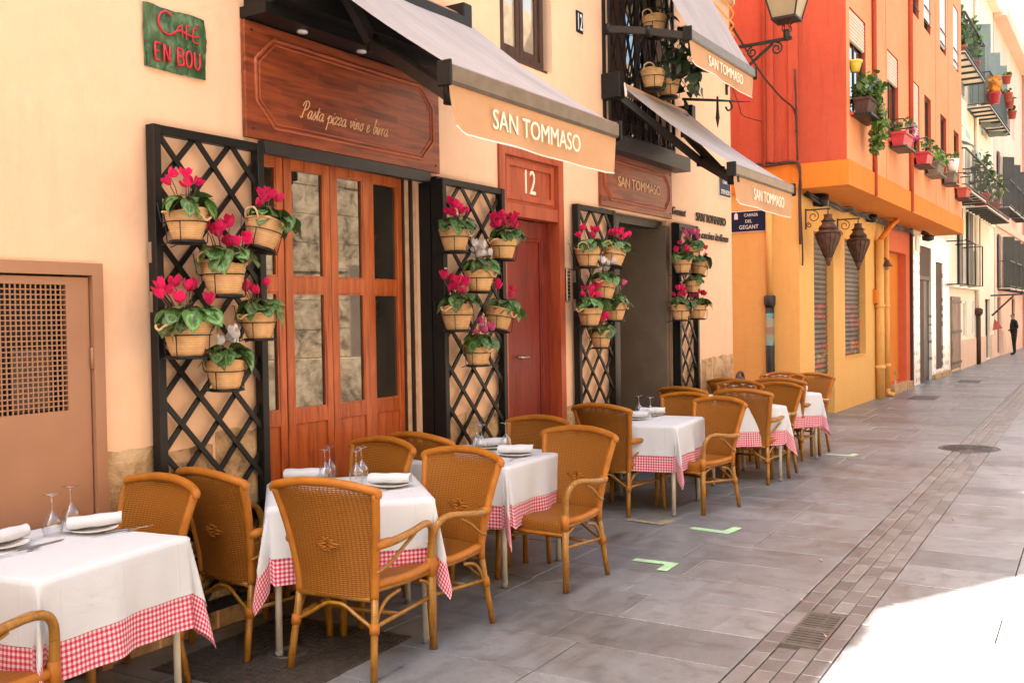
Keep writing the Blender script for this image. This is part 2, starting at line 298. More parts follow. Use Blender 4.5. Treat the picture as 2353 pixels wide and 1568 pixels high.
def bamboo():
    n=NT('bamboo_cane'); t=n.co('Object'); f=n.noise(n.co('Object',(9,9,2)),6,4); sp=n.n('ShaderNodeSeparateXYZ'); n.l(t,sp.inputs[0]); z=n.math('ADD',sp.outputs['Z'],n.math('MULTIPLY',sp.outputs['Y'],.23)); nd=n.math('LESS_THAN',n.math('FRACT',n.math('DIVIDE',z,.115)),.022)
    c=n.ramp(f,[(.3,(.20,.082,.007)),(.6,(.31,.135,.011)),(.85,(.40,.19,.028))]); c=n.mix(n.math('MULTIPLY',nd,.7),c,(.07,.03,.01))
    sc=n.math('GREATER_THAN',n.noise(n.co('Object',(60,60,8)),3,3),.68); c=n.mix(n.math('MULTIPLY',sc,.35),c,(.6,.45,.26)); n.col(c); n.bump(f,.15,.003); return n.end(.33,.5)
MT['bamboo']=bamboo()
def cloth(name,ging=False):
    n=NT(name); t=n.n('ShaderNodeTexCoord'); uv=t.outputs['UV']; w=n.noise(uv,420,1); wr=n.noise(t.outputs['Object'],7,4)
    if ging:
        sp=n.n('ShaderNodeSeparateXYZ'); n.l(uv,sp.inputs[0]); P=.0205
        a=n.math('GREATER_THAN',n.math('FRACT',n.math('DIVIDE',sp.outputs[0],P)),.5); b=n.math('GREATER_THAN',n.math('FRACT',n.math('DIVIDE',sp.outputs[1],P)),.5)
        k=n.math('MULTIPLY',n.math('ADD',a,b),.5); c=n.ramp(k,[(0,(.66,.60,.59)),(.5,(.60,.17,.225)),(1,(.50,.012,.065))])
    else: c=n.mix(wr,(.565,.575,.595),(.53,.535,.55))
    s2=n.n('ShaderNodeSeparateXYZ'); n.l(uv,s2.inputs[0]); cr=0.0
    for k,o in ((0,.0),(1,.0),(0,.31),(0,-.31),(1,.31),(1,-.31)): cr=n.math('ADD',cr,n.math('MAXIMUM',n.math('MULTIPLY_ADD',n.math('ABSOLUTE',n.math('SUBTRACT',s2.outputs[k],o)),-170,1),0))
    fw=n.noise(uv,3.2,4,.6,.8); n.col(c); n.bump(n.math('ADD',n.math('ADD',n.math('MULTIPLY',w,.10),n.math('MULTIPLY',fw,1.8)),n.math('MULTIPLY',cr,.22)),.45,.012); m=n.end(.85,.2,0,.15); return m
MT['linen']=cloth('white_linen'); MT['gingham']=cloth('red_gingham',True)
MT['porcelain']=pm('porcelain',(.82,.80,.76),(.80,.78,.74),.15,5,50,0)
MT['tubewhite']=pm('offwhite_tube',(.62,.56,.46),(.55,.48,.38),.45,20,60,.05)
MT['rubber']=pm('grey_rubber',(.2,.19,.18),None,.7,20,60,0)
def paving():
    n=NT('paving_slab'); co=n.geo(); g=n.noise(co,.75,8,.68); m=n.noise(co,9,6,.7); sp=n.noise(co,70,4,.75)
    c=n.ramp(g,[(.26,(.072,.062,.053)),(.40,(.116,.108,.099)),(.55,(.158,.163,.166)),(.74,(.192,.197,.200))])
    st2=n.noise(n.geo((1,3.2,1)),2.3,7,.72); c=n.mix(n.ramp(st2,[(.40,(0,0,0)),(.58,(.55,.55,.55))]),c,(.215,.212,.212)); st3=n.noise(n.geo((2.2,1,1)),3.1,7,.75); c=n.mix(n.ramp(st3,[(.50,(0,0,0)),(.66,(.6,.6,.6))]),c,(.074,.063,.055))
    c=n.mix(n.math('MULTIPLY',n.math('GREATER_THAN',m,.60),.35),c,(.095,.086,.084)); c=n.mix(n.math('MULTIPLY',n.math('GREATER_THAN',sp,.62),.45),c,(.29,.28,.27)); gum=n.n('ShaderNodeTexVoronoi'); n.l(co,gum.inputs['Vector']); gum.inputs['Scale'].default_value=2.6; c=n.mix(n.math('MULTIPLY',n.math('LESS_THAN',gum.outputs['Distance'],.045),.6),c,(.05,.045,.043))
    hsv=n.n('ShaderNodeHueSaturation'); n.l(c,hsv.inputs['Color']); n.l(n.math('MULTIPLY_ADD',n.rnd(),.42,.79),hsv.inputs['Value']); n.col(hsv.outputs[0])
    n.bump(n.math('ADD',n.math('MULTIPLY',m,.6),n.math('MULTIPLY',sp,.55)),.5,.008); r=n.math('MULTIPLY_ADD',st2,.45,.16); return n.end(r,.6)
MT['slab']=paving()
MT['grout']=pm('joint_grout',(.11,.10,.094),(.065,.058,.054),.9,30,120,.5,.004,geo=True)
MT['earth']=pm('street_base',(.16,.14,.12),None,.9,2,40,.3,.01,geo=True)
MT['sett']=pm('granite_sett',(.175,.170,.170),(.115,.108,.104),.34,5,60,.5,.006,rnd=.22,geo=True)
MT['castiron']=pm('cast_iron',(.11,.092,.08),(.065,.054,.046),.5,20,90,.3,.003,.5)
MT['grate']=pm('worn_grate_iron',(.15,.13,.115),(.10,.085,.073),.5,20,90,.3,.003,.3)
MT['tape']=pm('green_tape',(.42,.66,.36),(.30,.48,.27),.6,10,70,.1)
MT['tape_old']=pm('worn_yellow_tape',(.36,.30,.16),(.17,.14,.10),.8,22,70,.2)
MT['dirt']=pm('butt_paper',(.6,.35,.2),None,.8)
# ------------------------------------------------------------------ structure helpers
def holed_wall(x0,x1,z0,z1,Y,holes,depth=.25,mb=None):
    """front face at Y (facing -Y) with rectangular openings and their reveals"""
    mb=mb or MB(); xs=sorted({x0,x1,*[h[0] for h in holes],*[h[1] for h in holes]}); zs=sorted({z0,z1,*[h[2] for h in holes],*[h[3] for h in holes]})
    inside=lambda x,z:any(h[0]<x<h[1] and h[2]<z<h[3] for h in holes)
    for i in range(len(xs)-1):
        for j in range(len(zs)-1):
            a,b,c,d=xs[i],xs[i+1],zs[j],zs[j+1]
            if b-a<1e-6 or d-c<1e-6 or inside((a+b)/2,(c+d)/2): continue
            mb.add([(a,Y,c),(b,Y,c),(b,Y,d),(a,Y,d)],[(0,1,2,3)])
    for a,b,c,d in holes:
        e=Y+depth
        mb.add([(a,Y,c),(a,e,c),(a,e,d),(a,Y,d)],[(0,1,2,3)]); mb.add([(b,Y,c),(b,Y,d),(b,e,d),(b,e,c)],[(0,1,2,3)])
        mb.add([(a,Y,d),(a,e,d),(b,e,d),(b,Y,d)],[(0,1,2,3)])
        if c>z0+.01: mb.add([(a,Y,c),(b,Y,c),(b,e,c),(a,e,c)],[(0,1,2,3)])
    return mb
def frame_ring(mb,x0,x1,z0,z1,y0,y1,w,wb=None):
    wb=w if wb is None else wb
    mb.box(x0,x0+w,y0,y1,z0,z1); mb.box(x1-w,x1,y0,y1,z0,z1); mb.box(x0+w,x1-w,y0,y1,z1-w,z1)
    if wb>0: mb.box(x0+w,x1-w,y0,y1,z0,z0+wb)
    return mb
def text_mesh(txt,size,ext=.002,width=1.0,shear=0,align='CENTER',spacing=1.0,bold=0):
    cu=bpy.data.curves.new('txt','FONT'); cu.body=txt; cu.size=size; cu.extrude=ext; cu.align_x=align; cu.align_y='CENTER'; cu.shear=shear; cu.resolution_u=3; cu.space_character=spacing; cu.offset=bold
    o=bpy.data.objects.new('txt',cu); COL.objects.link(o); bpy.context.view_layer.update()
    me=bpy.data.meshes.new_from_object(o.evaluated_get(bpy.context.evaluated_depsgraph_get())); bpy.data.objects.remove(o); bpy.data.curves.remove(cu)
    if width!=1:
        for v in me.vertices: v.co.x*=width
    return me
def lettering(txt,size,mat,parent,loc,rot=(PI/2,0,0),name='lettering',fit=None,**k):
    me=text_mesh(txt,size,**k); me.name=name
    if fit:
        xs=[v.co.x for v in me.vertices]; ys=[v.co.y for v in me.vertices]; s=fit[0]/(max(xs)-min(xs)); t=fit[1]/(max(ys)-min(ys)); cx=(max(xs)+min(xs))/2; cy_=(max(ys)+min(ys))/2
        for v in me.vertices: v.co.x=(v.co.x-cx)*s; v.co.y=(v.co.y-cy_)*t
    p=Vector(loc)-(Vector(parent.location) if parent else Vector()); return link(name,me,mat,parent,p,rot)
# ------------------------------------------------------------------ ground and street
struct('ground',MB().add([(-120,-120,-.05),(260,-120,-.05),(260,160,-.05),(-120,160,-.05)],[(0,1,2,3)]),MT['earth'])
ANG=.028; AX=Vector((4.0,-2.72,0))
def st(x,y): c,s=math.cos(ANG),math.sin(ANG); return (AX.x+x*c-y*s, AX.y+x*s+y*c)       # street paving frame
pav=MB(); g=[st(-14,-8),st(75,-8),st(75,6),st(-14,6)]
pav.add([(x,y,-.016) for x,y in g],[(0,1,2,3)]); pavement=struct('pavement',pav,MT['grout'])
def slab_mesh(lx,ly,h=.03,ch=.0025,j=.003):
    a,b=lx/2-j,ly/2-j; m=MB(); o=[(-a,-b),(a,-b),(a,b),(-a,b)]; i=[(x-ch*(1 if x>0 else -1),y-ch*(1 if y>0 else -1)) for x,y in o]
    m.add([(x,y,-h) for x,y in o]+[(x,y,-ch) for x,y in o]+[(x,y,0) for x,y in i],[(8,9,10,11)]+[(k,(k+1)%4,4+(k+1)%4,4+k) for k in range(4)]+[(4+k,4+(k+1)%4,8+(k+1)%4,8+k) for k in range(4)]); return m
def view_rank(x,y):
    dx,dy=x,y+4.063; d=math.hypot(dx,dy); a=math.degrees(math.atan2(dy,dx))
    return d if (3.5<a<61.5 and d>2.9) else d+200
def pave(name,items,meshes,mat,parent,top=300):
    items.sort(key=lambda t:view_rank(t[0],t[1])); rest=MB()
    for n,(x,y,k,rz,dz) in enumerate(items):
        if n<top:
            o=link(name,meshes[k],mat,parent,(x,y,dz),(rng.gauss(0,.0022),rng.gauss(0,.0022),rz))
        else:
            c,s=math.cos(rz),math.sin(rz); vs=[(x+v.co.x*c-v.co.y*s,y+v.co.x*s+v.co.y*c,v.co.z+dz) for v in meshes[k].vertices]
            rest.add(vs,[tuple(p.vertices) for p in meshes[k].polygons])
    stuff(part('far_'+name+'s',rest,mat,parent))
LEN=[.62,.78,.95]; CW=.46
slab_ms=[slab_mesh(CW,l).mesh('slab') for l in LEN]; items=[]
for side in (0,1):
    for i in range(-26,150):
        x=i*CW; y=.19 if side==0 else -.19; lim=(2.75+ANG*-x) if side==0 else -5.2
        first=True
        while (y<lim+.2) if side==0 else (y>lim):
            k=rng.randrange(3); l=LEN[k]
            if first: k=rng.choice([0,1,2]); l=LEN[k]; first=False
            yc=y+l/2 if side==0 else y-l/2; px,py=st(x,yc); items.append((px,py,k,ANG,rng.uniform(-.0015,.0015))); y+=l if side==0 else -l
pave('slab',items,slab_ms,MT['slab'],pavement)
drain=MB(); g=[st(-14,-.19),st(72,-.19),st(72,.19),st(-14,.19)]; drain.add([(x,y,-.0155) for x,y in g],[(0,1,2,3)]); drain=struct('drain_channel',drain,MT['grout'])
sett_ms=[slab_mesh(l,.094,.03,.003,.0035).mesh('sett') for l in (.17,.21,.25)]; items=[]
for r in range(4):
    x=-13+rng.random()*.2; y=-.141+r*.094; dip=(-.002,-.006,-.006,-.002)[r]
    while x<70:
        k=rng.randrange(3); l=(.17,.21,.25)[k]; px,py=st(x+l/2,y)
        if not (.96-.29<x+l/2<.96+.29 and abs(y)<.10): items.append((px,py,k,ANG,dip+rng.uniform(-.003,.002)))
        x+=l
pave('sett',items,sett_ms,MT['sett'],drain)
# iron drain grate in the channel
gx,gy=st(.96,0); G=thing('drain_grate','rusty iron drain grate with two rows of slots in the street channel','drain grate',(gx,gy,0),ANG)
m=MB().box(-.29,.29,-.093,.093,-.014,-.0135); part('slot_shade_sheet',m,MT['void'],G)  # flat black sheet: the shade below the slots is painted on
m=MB(); m.box(-.29,-.26,-.095,.095,-.02,.003); m.box(.26,.29,-.095,.095,-.02,.003); m.box(-.26,.26,-.095,-.08,-.02,.003); m.box(-.26,.26,.08,.095,-.02,.003); m.box(-.02,.02,-.08,.08,-.02,.003); part('grate_frame',m,MT['grate'],G)
bar=MB().box(-.0085,.0085,-.08,.08,-.02,.0025).mesh('bar')
for s in (-1,1):
    for k in range(6): link('bar',bar,MT['grate'],G,(s*(.02+.02+k*.04),0,0))
# round manhole
mx_,my_=12.45,-2.44; H=thing('manhole_cover','round iron manhole cover in the middle of the street','manhole cover',(mx_,my_,0),ANG)
part('rim',MB().lathe([(.335,-.02),(.335,.004),(.30,.004),(.30,-.006)],40),MT['castiron'],H); part('lid',MB().lathe([(.295,-.02),(.295,.003),(.0,.003)],40),MT['castiron'],H)
m=MB()
for r in (.08,.16,.24): m.tube([(r*math.cos(a*PI/12),r*math.sin(a*PI/12),.004) for a in range(24)],.005,4,closed=True)
for a in range(12): m.bar((.03*math.cos(a*PI/6),.03*math.sin(a*PI/6),.004),(.28*math.cos(a*PI/6),.28*math.sin(a*PI/6),.004),.012,.006)
stuff(part('ribs',m,MT['castiron'],H))
# square patterned cover below the second table
H=thing('utility_cover','square iron utility cover with ribbed pattern under the checked table','utility cover',(3.36,-.60,.004),R(4))
part('plate',MB().box(-.46,.46,-.42,.42,-.02,.0),MT['castiron'],H); m=MB()
for i in range(-10,11):
    for j in range(-9,10):
        if math.hypot(i,j)<2.6: continue
        x,y=i*.044,j*.044
        if (i+j)%2: m.box(x-.017,x+.017,y-.006,y+.006,0,.004)
        else: m.box(x-.006,x+.006,y-.017,y+.017,0,.004)
stuff(part('ribs',m,MT['castiron'],H)); part('boss',MB().lathe([(.10,0),(.10,.005),(.06,.006),(.06,.002),(.0,.002)],28),MT['castiron'],H)
for k,(x,y,lab) in enumerate([(19.5,-.75,'nearer'),(24.4,-.9,'farther')]):
    H=thing('access_cover','thin dark rectangular access cover in the pavement, '+('beside the orange doorway' if k==0 else 'beside the white tiled shopfront'),'utility cover',(x,y,.003),ANG)
    part('plate',MB().box(-.42,.42,-.2,.2,-.02,.001),MT['castiron'],H); part('frame',frame_ring(MB(),-.45,.45,-.23,.23,-.002,.002,.028) if 0 else MB().box(-.45,.45,-.23,-.205,-.01,.003).box(-.45,.45,.205,.23,-.01,.003),MT['castiron'],H)
# tape marks
def tapemark(pts,mat,label):
    o=part('tape_mark',MB().poly([(x,y,.0035) for x,y in pts],(0,0,.0012)),mat); tag(o,label,'tape mark','corner tape marks on the paving')
def ell(cx,cy,w,l,t,dirx,diry,rz):
    c,s=math.cos(rz),math.sin(rz); P=[(0,0),(l*dirx,0),(l*dirx,t*diry),(t*dirx,t*diry),(t*dirx,w*diry),(0,w*diry)]; return [(cx+x*c-y*s,cy+x*s+y*c) for x,y in P]
tapemark(ell(5.86,-1.58,.30,.22,.07,-1,1,R(3)),MT['tape'],'bright green corner tape mark nearest the camera on the pavement')
tapemark(ell(6.82,-1.56,.32,.24,.075,1,1,R(-6)),MT['tape'],'bright green corner tape mark beside the leg of the fourth table chair')
tapemark(ell(6.88,-1.02,.32,.22,.075,1,1,R(-4)),MT['tape_old'],'worn yellowish tape mark under the fourth table')
tapemark(ell(11.2,-1.42,.32,.22,.075,1,1,R(-4)),MT['tape'],'pale green tape mark beyond the farthest table')
for k,(x,y,lab) in enumerate([(6.36,-2.36,'on the paving just beyond the drain grate'),(5.42,-2.50,'on the channel setts at the far end of the drain grate'),(4.86,-2.78,'at the street side of the drain grate'),(8.1,-2.9,'farthest out on the right-hand paving')]):
    tag(part('cigarette_butt',MB().tube([(x,y,.006),(x+.022,y+.016,.006)],.005,6),MT['dirt']),'orange cigarette butt '+lab,'cigarette butt')
# ------------------------------------------------------------------ restaurant building
RB=thing('restaurant_building','cream stuccoed corner building with wooden doors and rough stone base','building',(11.3,0,0))
holes=[(1.72,2.79,0,1.87),(3.80,5.28,0,2.60),(6.22,7.17,0,2.93),(8.06,9.38,0,2.58),(6.27,7.06,3.62,5.1),(8.15,9.3,3.18,5.0)]
m=holed_wall(-14,11.3,0,8.7,0,holes,.26)
m.add([(11.3,0,0),(11.3,8,0),(11.3,8,8.7),(11.3,0,8.7)],[(0,1,2,3)]); part('wall',m,MT['cream'],RB,True)
m=MB(); m.box(-14,.05,-.02,8,8.702,9.12); m.box(.05,3.0,-.02,8,8.702,11.1); m.box(3.0,3.6,-.02,8,8.702,10.05); m.box(3.6,11.32,-.02,8,8.702,11.6); part('shadow_roof_steps',m,MT['cream'],RB,True)  # unseen roof steps, heights shaped to cut the sunlight reaching the street
for a,b,h in ((-2.1,-1.65,9.46),(-.75,-.42,9.34),(-3.3,-2.9,9.30)): part('shadow_block',MB().box(a,b,.02,.5,9.121,h),MT['cream'],RB,True)  # unseen blocks added on the roof to make the sun patch's edge uneven
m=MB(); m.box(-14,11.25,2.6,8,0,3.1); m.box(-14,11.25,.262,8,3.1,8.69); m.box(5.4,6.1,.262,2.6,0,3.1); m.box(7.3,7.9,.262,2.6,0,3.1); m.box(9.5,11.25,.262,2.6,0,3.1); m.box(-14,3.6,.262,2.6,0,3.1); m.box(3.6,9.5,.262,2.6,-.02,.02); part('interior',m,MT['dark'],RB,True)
# stone plinth: rough blocks left bare below the stucco
def rough_block(x0,x1,z0,z1,y,th,seed,n=9):
    r=random.Random(seed); nu=max(3,int((x1-x0)/.06)); nv=max(3,int((z1-z0)/.06)); P=[]
    for i in range(nu+1):
        row=[]
        for j in range(nv+1):
            e=min(i,nu-i,j,nv-j)==0; row.append((x0+(x1-x0)*i/nu+(r.uniform(-.006,.006) if 0<i<nu else 0),y-(0 if e else th)+(0 if e else r.uniform(-.006,.006)),z0+(z1-z0)*j/nv+(r.uniform(-.02,.015) if j==nv and 0<i<nu else 0)))
        P.append(row)
    return MB().grid(P,None,False)
for k,(x0,x1,zs) in enumerate([(2.82,3.09,(0,.5,1.02)),(3.10,3.45,(0,.42,.98)),(3.46,3.78,(0,.55,1.04)),(5.32,5.75,(0,.5,.94)),(5.76,6.18,(0,.42,.9)),(7.2,7.6,(0,.45,.86)),(7.61,8.03,(0,.5,.8)),(9.41,9.85,(0,.5,.9)),(9.86,10.28,(0,.55,1.08)),(10.29,10.62,(0,.5,1.13)),(10.63,11.29,(0,.6,1.15))]):
    for j in range(len(zs)-1): part('stone_block',rough_block(x0,x1-.008,zs[j],zs[j+1]-.01,-.0015,.022,k*7+j),MT['stone'],RB,True)
# folding wooden glass doors
def leaf_door(x0,x1,y,glassmat=None,turn=0):
    D=bpy.data.objects.new('folding_door',None); COL.objects.link(D); D.parent=RB; D.location=Vector((x0,y,0))-Vector(RB.location); D.rotation_euler=(0,0,turn); w=x1-x0; s=.053
    def q(n,mb,mt): return link(n,mb.mesh(n),mt,D)
    q('stile',MB().box(0,s,-.022,.022,.03,2.555,.003),MT['door_wood']); q('stile',MB().box(w-s,w,-.022,.022,.03,2.555,.003),MT['door_wood'])
    q('rail',MB().box(s,w-s,-.021,.021,2.50,2.555,.002),MT['door_wood']); q('rail',MB().box(s,w-s,-.021,.021,1.775,1.865,.002),MT['door_wood']); q('rail',MB().box(s,w-s,-.021,.021,1.00,1.085,.002),MT['door_wood']); q('rail',MB().box(s,w-s,-.021,.021,.03,.16,.002),MT['door_wood'])
    q('panel',MB().box(s,w-s,-.008,.008,.16,1.00),MT['door_wood'])
    for a,b in ((1.085,1.775),(1.865,2.50)):
        q('glazing_bead',frame_ring(MB(),s,w-s,a,b,-.017,-.004,.011),MT['door_wood']); q('pane',MB().box(s+.003,w-s-.003,-.003,.003,a+.002,b-.002),glassmat or MT['pane'])
    return D
leaf_door(3.70,4.075,.115); leaf_door(4.08,4.46,.11); leaf_door(4.465,4.812,.11,None,R(-.8)); leaf_door(4.817,5.185,.115,None,R(3))
m=MB(); m.box(5.195,5.235,.10,.55,.03,2.55,.003); m.box(5.255,5.277,.075,.55,.03,2.55,.003); part('open_door_leaf',m,MT['brown_wood'],RB,True); m=MB(); m.box(5.197,5.233,.092,.099,.03,2.55); m.box(5.257,5.275,.065,.074,.03,2.55); part('worn_edge',m,MT['worn_edge'],RB,True)
m=MB(); m.box(3.80,5.28,.03,.17,2.562,2.602); m.box(3.80,5.30,-.055,-.003,2.53,2.598); part('door_lintel',m,MT['anth'],RB,True)
part('door_jamb',MB().box(3.775,3.80,-.018,.10,0,2.53),MT['black'],RB,True); part('door_jamb',MB().box(5.279,5.315,-.055,.04,0,2.53),MT['black'],RB,True)
# red door number twelve
m=MB(); frame_ring(m,6.205,7.185,0,2.945,-.02,.10,.082,0); m.box(6.287,7.103,-.012,.09,2.395,2.50,.004); part('door_frame',m,MT['red_frame'],RB,True)
m=MB(); m.box(6.29,7.10,.02,.06,2.502,2.862); frame_ring(m,6.33,7.06,2.53,2.835,.004,.0195,.045); part('transom_panel',m,MT['red_frame'],RB,True)
RD=bpy.data.objects.new('front_door',None); COL.objects.link(RD); RD.parent=RB; RD.location=Vector((6.30,.11,0))-Vector(RB.location)
def q(n,mb,mt): return link(n,mb.mesh(n),mt,RD)
q('stile',MB().box(.0,.10,-.02,.02,.02,2.39,.003),MT['red_wood']); q('stile',MB().box(.69,.79,-.02,.02,.02,2.39,.003),MT['red_wood']); q('rail',MB().box(.10,.69,-.019,.019,2.25,2.39,.003),MT['red_wood']); q('rail',MB().box(.10,.69,-.019,.019,.02,.25,.003),MT['red_wood']); q('panel',MB().box(.10,.69,-.002,.008,.25,2.25),MT['red_wood']); q('moulding',frame_ring(MB(),.10,.69,.25,2.25,-.012,-.003,.022),MT['red_wood'])
q('handle',MB().lathe([(.02,-.004),(.02,.004),(.0,.004)],14,(.30,-.03,1.29)).tube([(.30,-.02,1.29),(.30,-.055,1.29),(.34,-.06,1.29),(.43,-.058,1.292)],[.009,.009,.008,.006],8,3),MT['steel']); q('lock_rose',MB().lathe([(.0,-.008),(.022,-.008),(.022,.002)],14,(.385,-.02,1.29)),MT['steel'])
lettering('12',.2,MT['letter'],RB,(6.705,-.002+.018,2.69),name='door_number',fit=(.16,.19),ext=.004)['kind']='stuff'
m=MB(); m.box(6.28,7.11,-.03,.06,0,.16); part('door_step',m,MT['stone'],RB,True)
# open doorway under the second sign
m=MB(); m.box(9.30,9.379,-.02,.2,0,2.53); part('taupe_jamb',m,MT['taupe'],RB,True)
m=MB(); m.box(8.62,9.36,.9,.94,0,2.57); m.box(9.30,9.34,.2,.9,0,2.57); part('vestibule_panel',m,MT['taupe'],RB,True)
m=MB(); m.box(8.06,9.38,.06,.16,2.50,2.579); m.box(8.02,8.16,-.05,.10,0,2.52); part('door_frame',m,MT['anth'],RB,True)
D=bpy.data.objects.new('inner_door',None); COL.objects.link(D); D.parent=RB; D.location=Vector((8.17,.30,0))-Vector(RB.location)
link('stile',MB().box(.34,.43,0,.045,0,2.0).mesh('stile'),MT['door_wood'],D); link('rail',MB().box(0,.34,0,.045,.9,.97).mesh('rail'),MT['door_wood'],D); link('pane',MB().box(.0,.34,.01,.02,.98,2.5).mesh('pane'),MT['pane'],D); link('panel',MB().box(.0,.34,.01,.03,.02,.9).mesh('panel'),MT['dark'],D); link('knob',MB().lathe([(0,-.03),(.022,-.03),(.026,0),(.012,.03),(.03,.05)],12,(.36,-.03,1.08)).mesh('knob'),MT['iron'],D)
link('stile',MB().box(.37,.43,-.002,.047,2.0,2.5).mesh('stile'),MT['dark'],D)
# upper window
WN=bpy.data.objects.new('window',None); COL.objects.link(WN); WN.parent=RB; WN.location=Vector((6.27,.05,3.62))-Vector(RB.location)
def q(n,mb,mt): return link(n,mb.mesh(n),mt,WN)
q('frame',frame_ring(MB(),0,.68,.002,1.47,-.03,.05,.055),MT['brown_wood']); q('sash',frame_ring(MB(),.058,.335,.06,1.40,-.015,.03,.05),MT['brown_wood']); q('sash',frame_ring(MB(),.345,.622,.06,1.40,-.015,.03,.05),MT['brown_wood'])
q('pane',MB().box(.108,.285,.0,.006,.11,1.35),MT['pane_pale']); q('pane',MB().box(.395,.572,.0,.006,.11,1.35),MT['pane_pale']); q('sill',MB().box(-.002,.70,-.055,.05,-.018,.0015),MT['brown_wood'])
# window behind the grille
WN=bpy.data.objects.new('window',None); COL.objects.link(WN); WN.parent=RB; WN.location=Vector((8.15,.10,3.18))-Vector(RB.location)
q('frame',frame_ring(MB(),0,1.15,.002,1.8,-.03,.05,.06),MT['brown_wood'])
for k in range(3): q('shutter_board',MB().box(.065+k*.125,.065+k*.125+.115,-.045,-.031,.07,1.72),MT['brown_wood'])
for k in range(2): q('sash',frame_ring(MB(),.45+k*.325,.45+k*.325+.315,.065,1.735,-.012,.03,.045),MT['brown_wood']); q('pane',MB().box(.49+k*.325,.73+k*.325,.0,.006,.11,1.69),MT['pane'])
# ------------------------------------------------------------------ opposite stone building (lights and mirrors in the door glass)
OB=thing('stone_church','weathered pale ashlar stone building across the street, mirrored in the door glass','building',(0,-9,0))
part('wall',MB().box(-16,70,-18,-9.06,0,9.5),MT['ashlar'],OB,True)
m=MB()
for i in range(60):
    for j in range(12):
        x=-12+i*.9+(j%2)*.45; m.box(x,x+.885,-9.055,-9.0+rng.random()*.025,.92+j*.55,.92+j*.55+.538)
stuff(part('stone_courses',m,MT['ashlar'],OB,True))
part('downpipe',MB().tube([(14.7,-8.9,.2),(14.7,-8.9,9)],.06,8),MT['white'],OB,True); part('plaster_patch',MB().box(14.2,16.2,-9.02,-8.96,.9,2.7),MT['taupe'],OB,True); part('doorway',MB().box(16.6,18.4,-9.02,-8.955,0.9,4.2),MT['dark'],OB,True)
m=MB(); m.box(-16,70,-9.05,-8.80,0,.9); part('plinth',m,MT['ashlar'],OB,True)
# ------------------------------------------------------------------ orange building on the far corner
OR=thing('orange_building','orange red corner building with ochre ground floor and overhanging upper bay','building',(14.1,0,0))
HB=11.5; BY=-.68
m=holed_wall(14.1,19.78,0,3.5,0,[(14.86,16.0,0,2.85),(16.72,18.2,.88,2.85)],.22)
m.add([(14.1,0,0),(14.1,9,0),(14.1,9,3.44),(14.1,0,3.44)],[(0,3,2,1)]); part('ground_wall',m,MT['ochre'],OR,True)
m=holed_wall(19.78,22.42,0,3.5,-.004,[(20.1,21.9,.16,2.83)],.24); part('coral_wall',m,MT['coral'],OR,True)
wins=[(14.30,15.28,4.45,5.93),(16.80,17.68,4.45,5.90),(18.90,19.62,4.45,5.82),(20.15,20.86,4.45,5.78),(21.98,22.74,4.45,5.72),(23.76,24.50,4.4,5.66)]
ups=[(a,b,7.05,8.45) for a,b,_,_ in wins]; ups2=[(a,b,9.6,10.9) for a,b,_,_ in wins]
m=holed_wall(14.1,24.95,3.75,HB,BY,wins+ups+ups2,.26)
nf=len(m.f)-sum(4 for _ in wins+ups+ups2); fr=MB(); fr.v=list(m.v); fr.f=m.f[:nf]; fr.sm=m.sm[:nf]; fr.uv=m.uv[:nf]; part('front_wall',fr,MT['orange'],OR,True)  # front wears the lit copy of the red; sides and reveals keep the plain red
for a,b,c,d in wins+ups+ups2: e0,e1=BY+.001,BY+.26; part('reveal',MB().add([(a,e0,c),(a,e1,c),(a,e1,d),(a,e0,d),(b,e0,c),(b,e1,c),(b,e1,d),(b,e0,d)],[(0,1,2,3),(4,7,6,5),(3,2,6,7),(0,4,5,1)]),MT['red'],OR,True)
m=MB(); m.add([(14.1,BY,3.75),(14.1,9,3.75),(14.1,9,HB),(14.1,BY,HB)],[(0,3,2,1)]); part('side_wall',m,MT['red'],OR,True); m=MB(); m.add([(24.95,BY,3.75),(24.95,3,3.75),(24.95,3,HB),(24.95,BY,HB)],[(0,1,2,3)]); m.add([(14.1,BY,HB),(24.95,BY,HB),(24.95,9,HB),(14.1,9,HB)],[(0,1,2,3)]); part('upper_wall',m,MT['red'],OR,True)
m=MB(); m.box(14.07,24.98,BY-.03,9,3.40,3.752); part('ledge_band',m,MT['band'],OR,True)
m=MB(); m.box(14.35,24.9,BY+.27,9,3.78,HB-.05); m.box(14.35,22.4,.24,9,.02,3.38); part('interior',m,MT['dark'],OR,True)
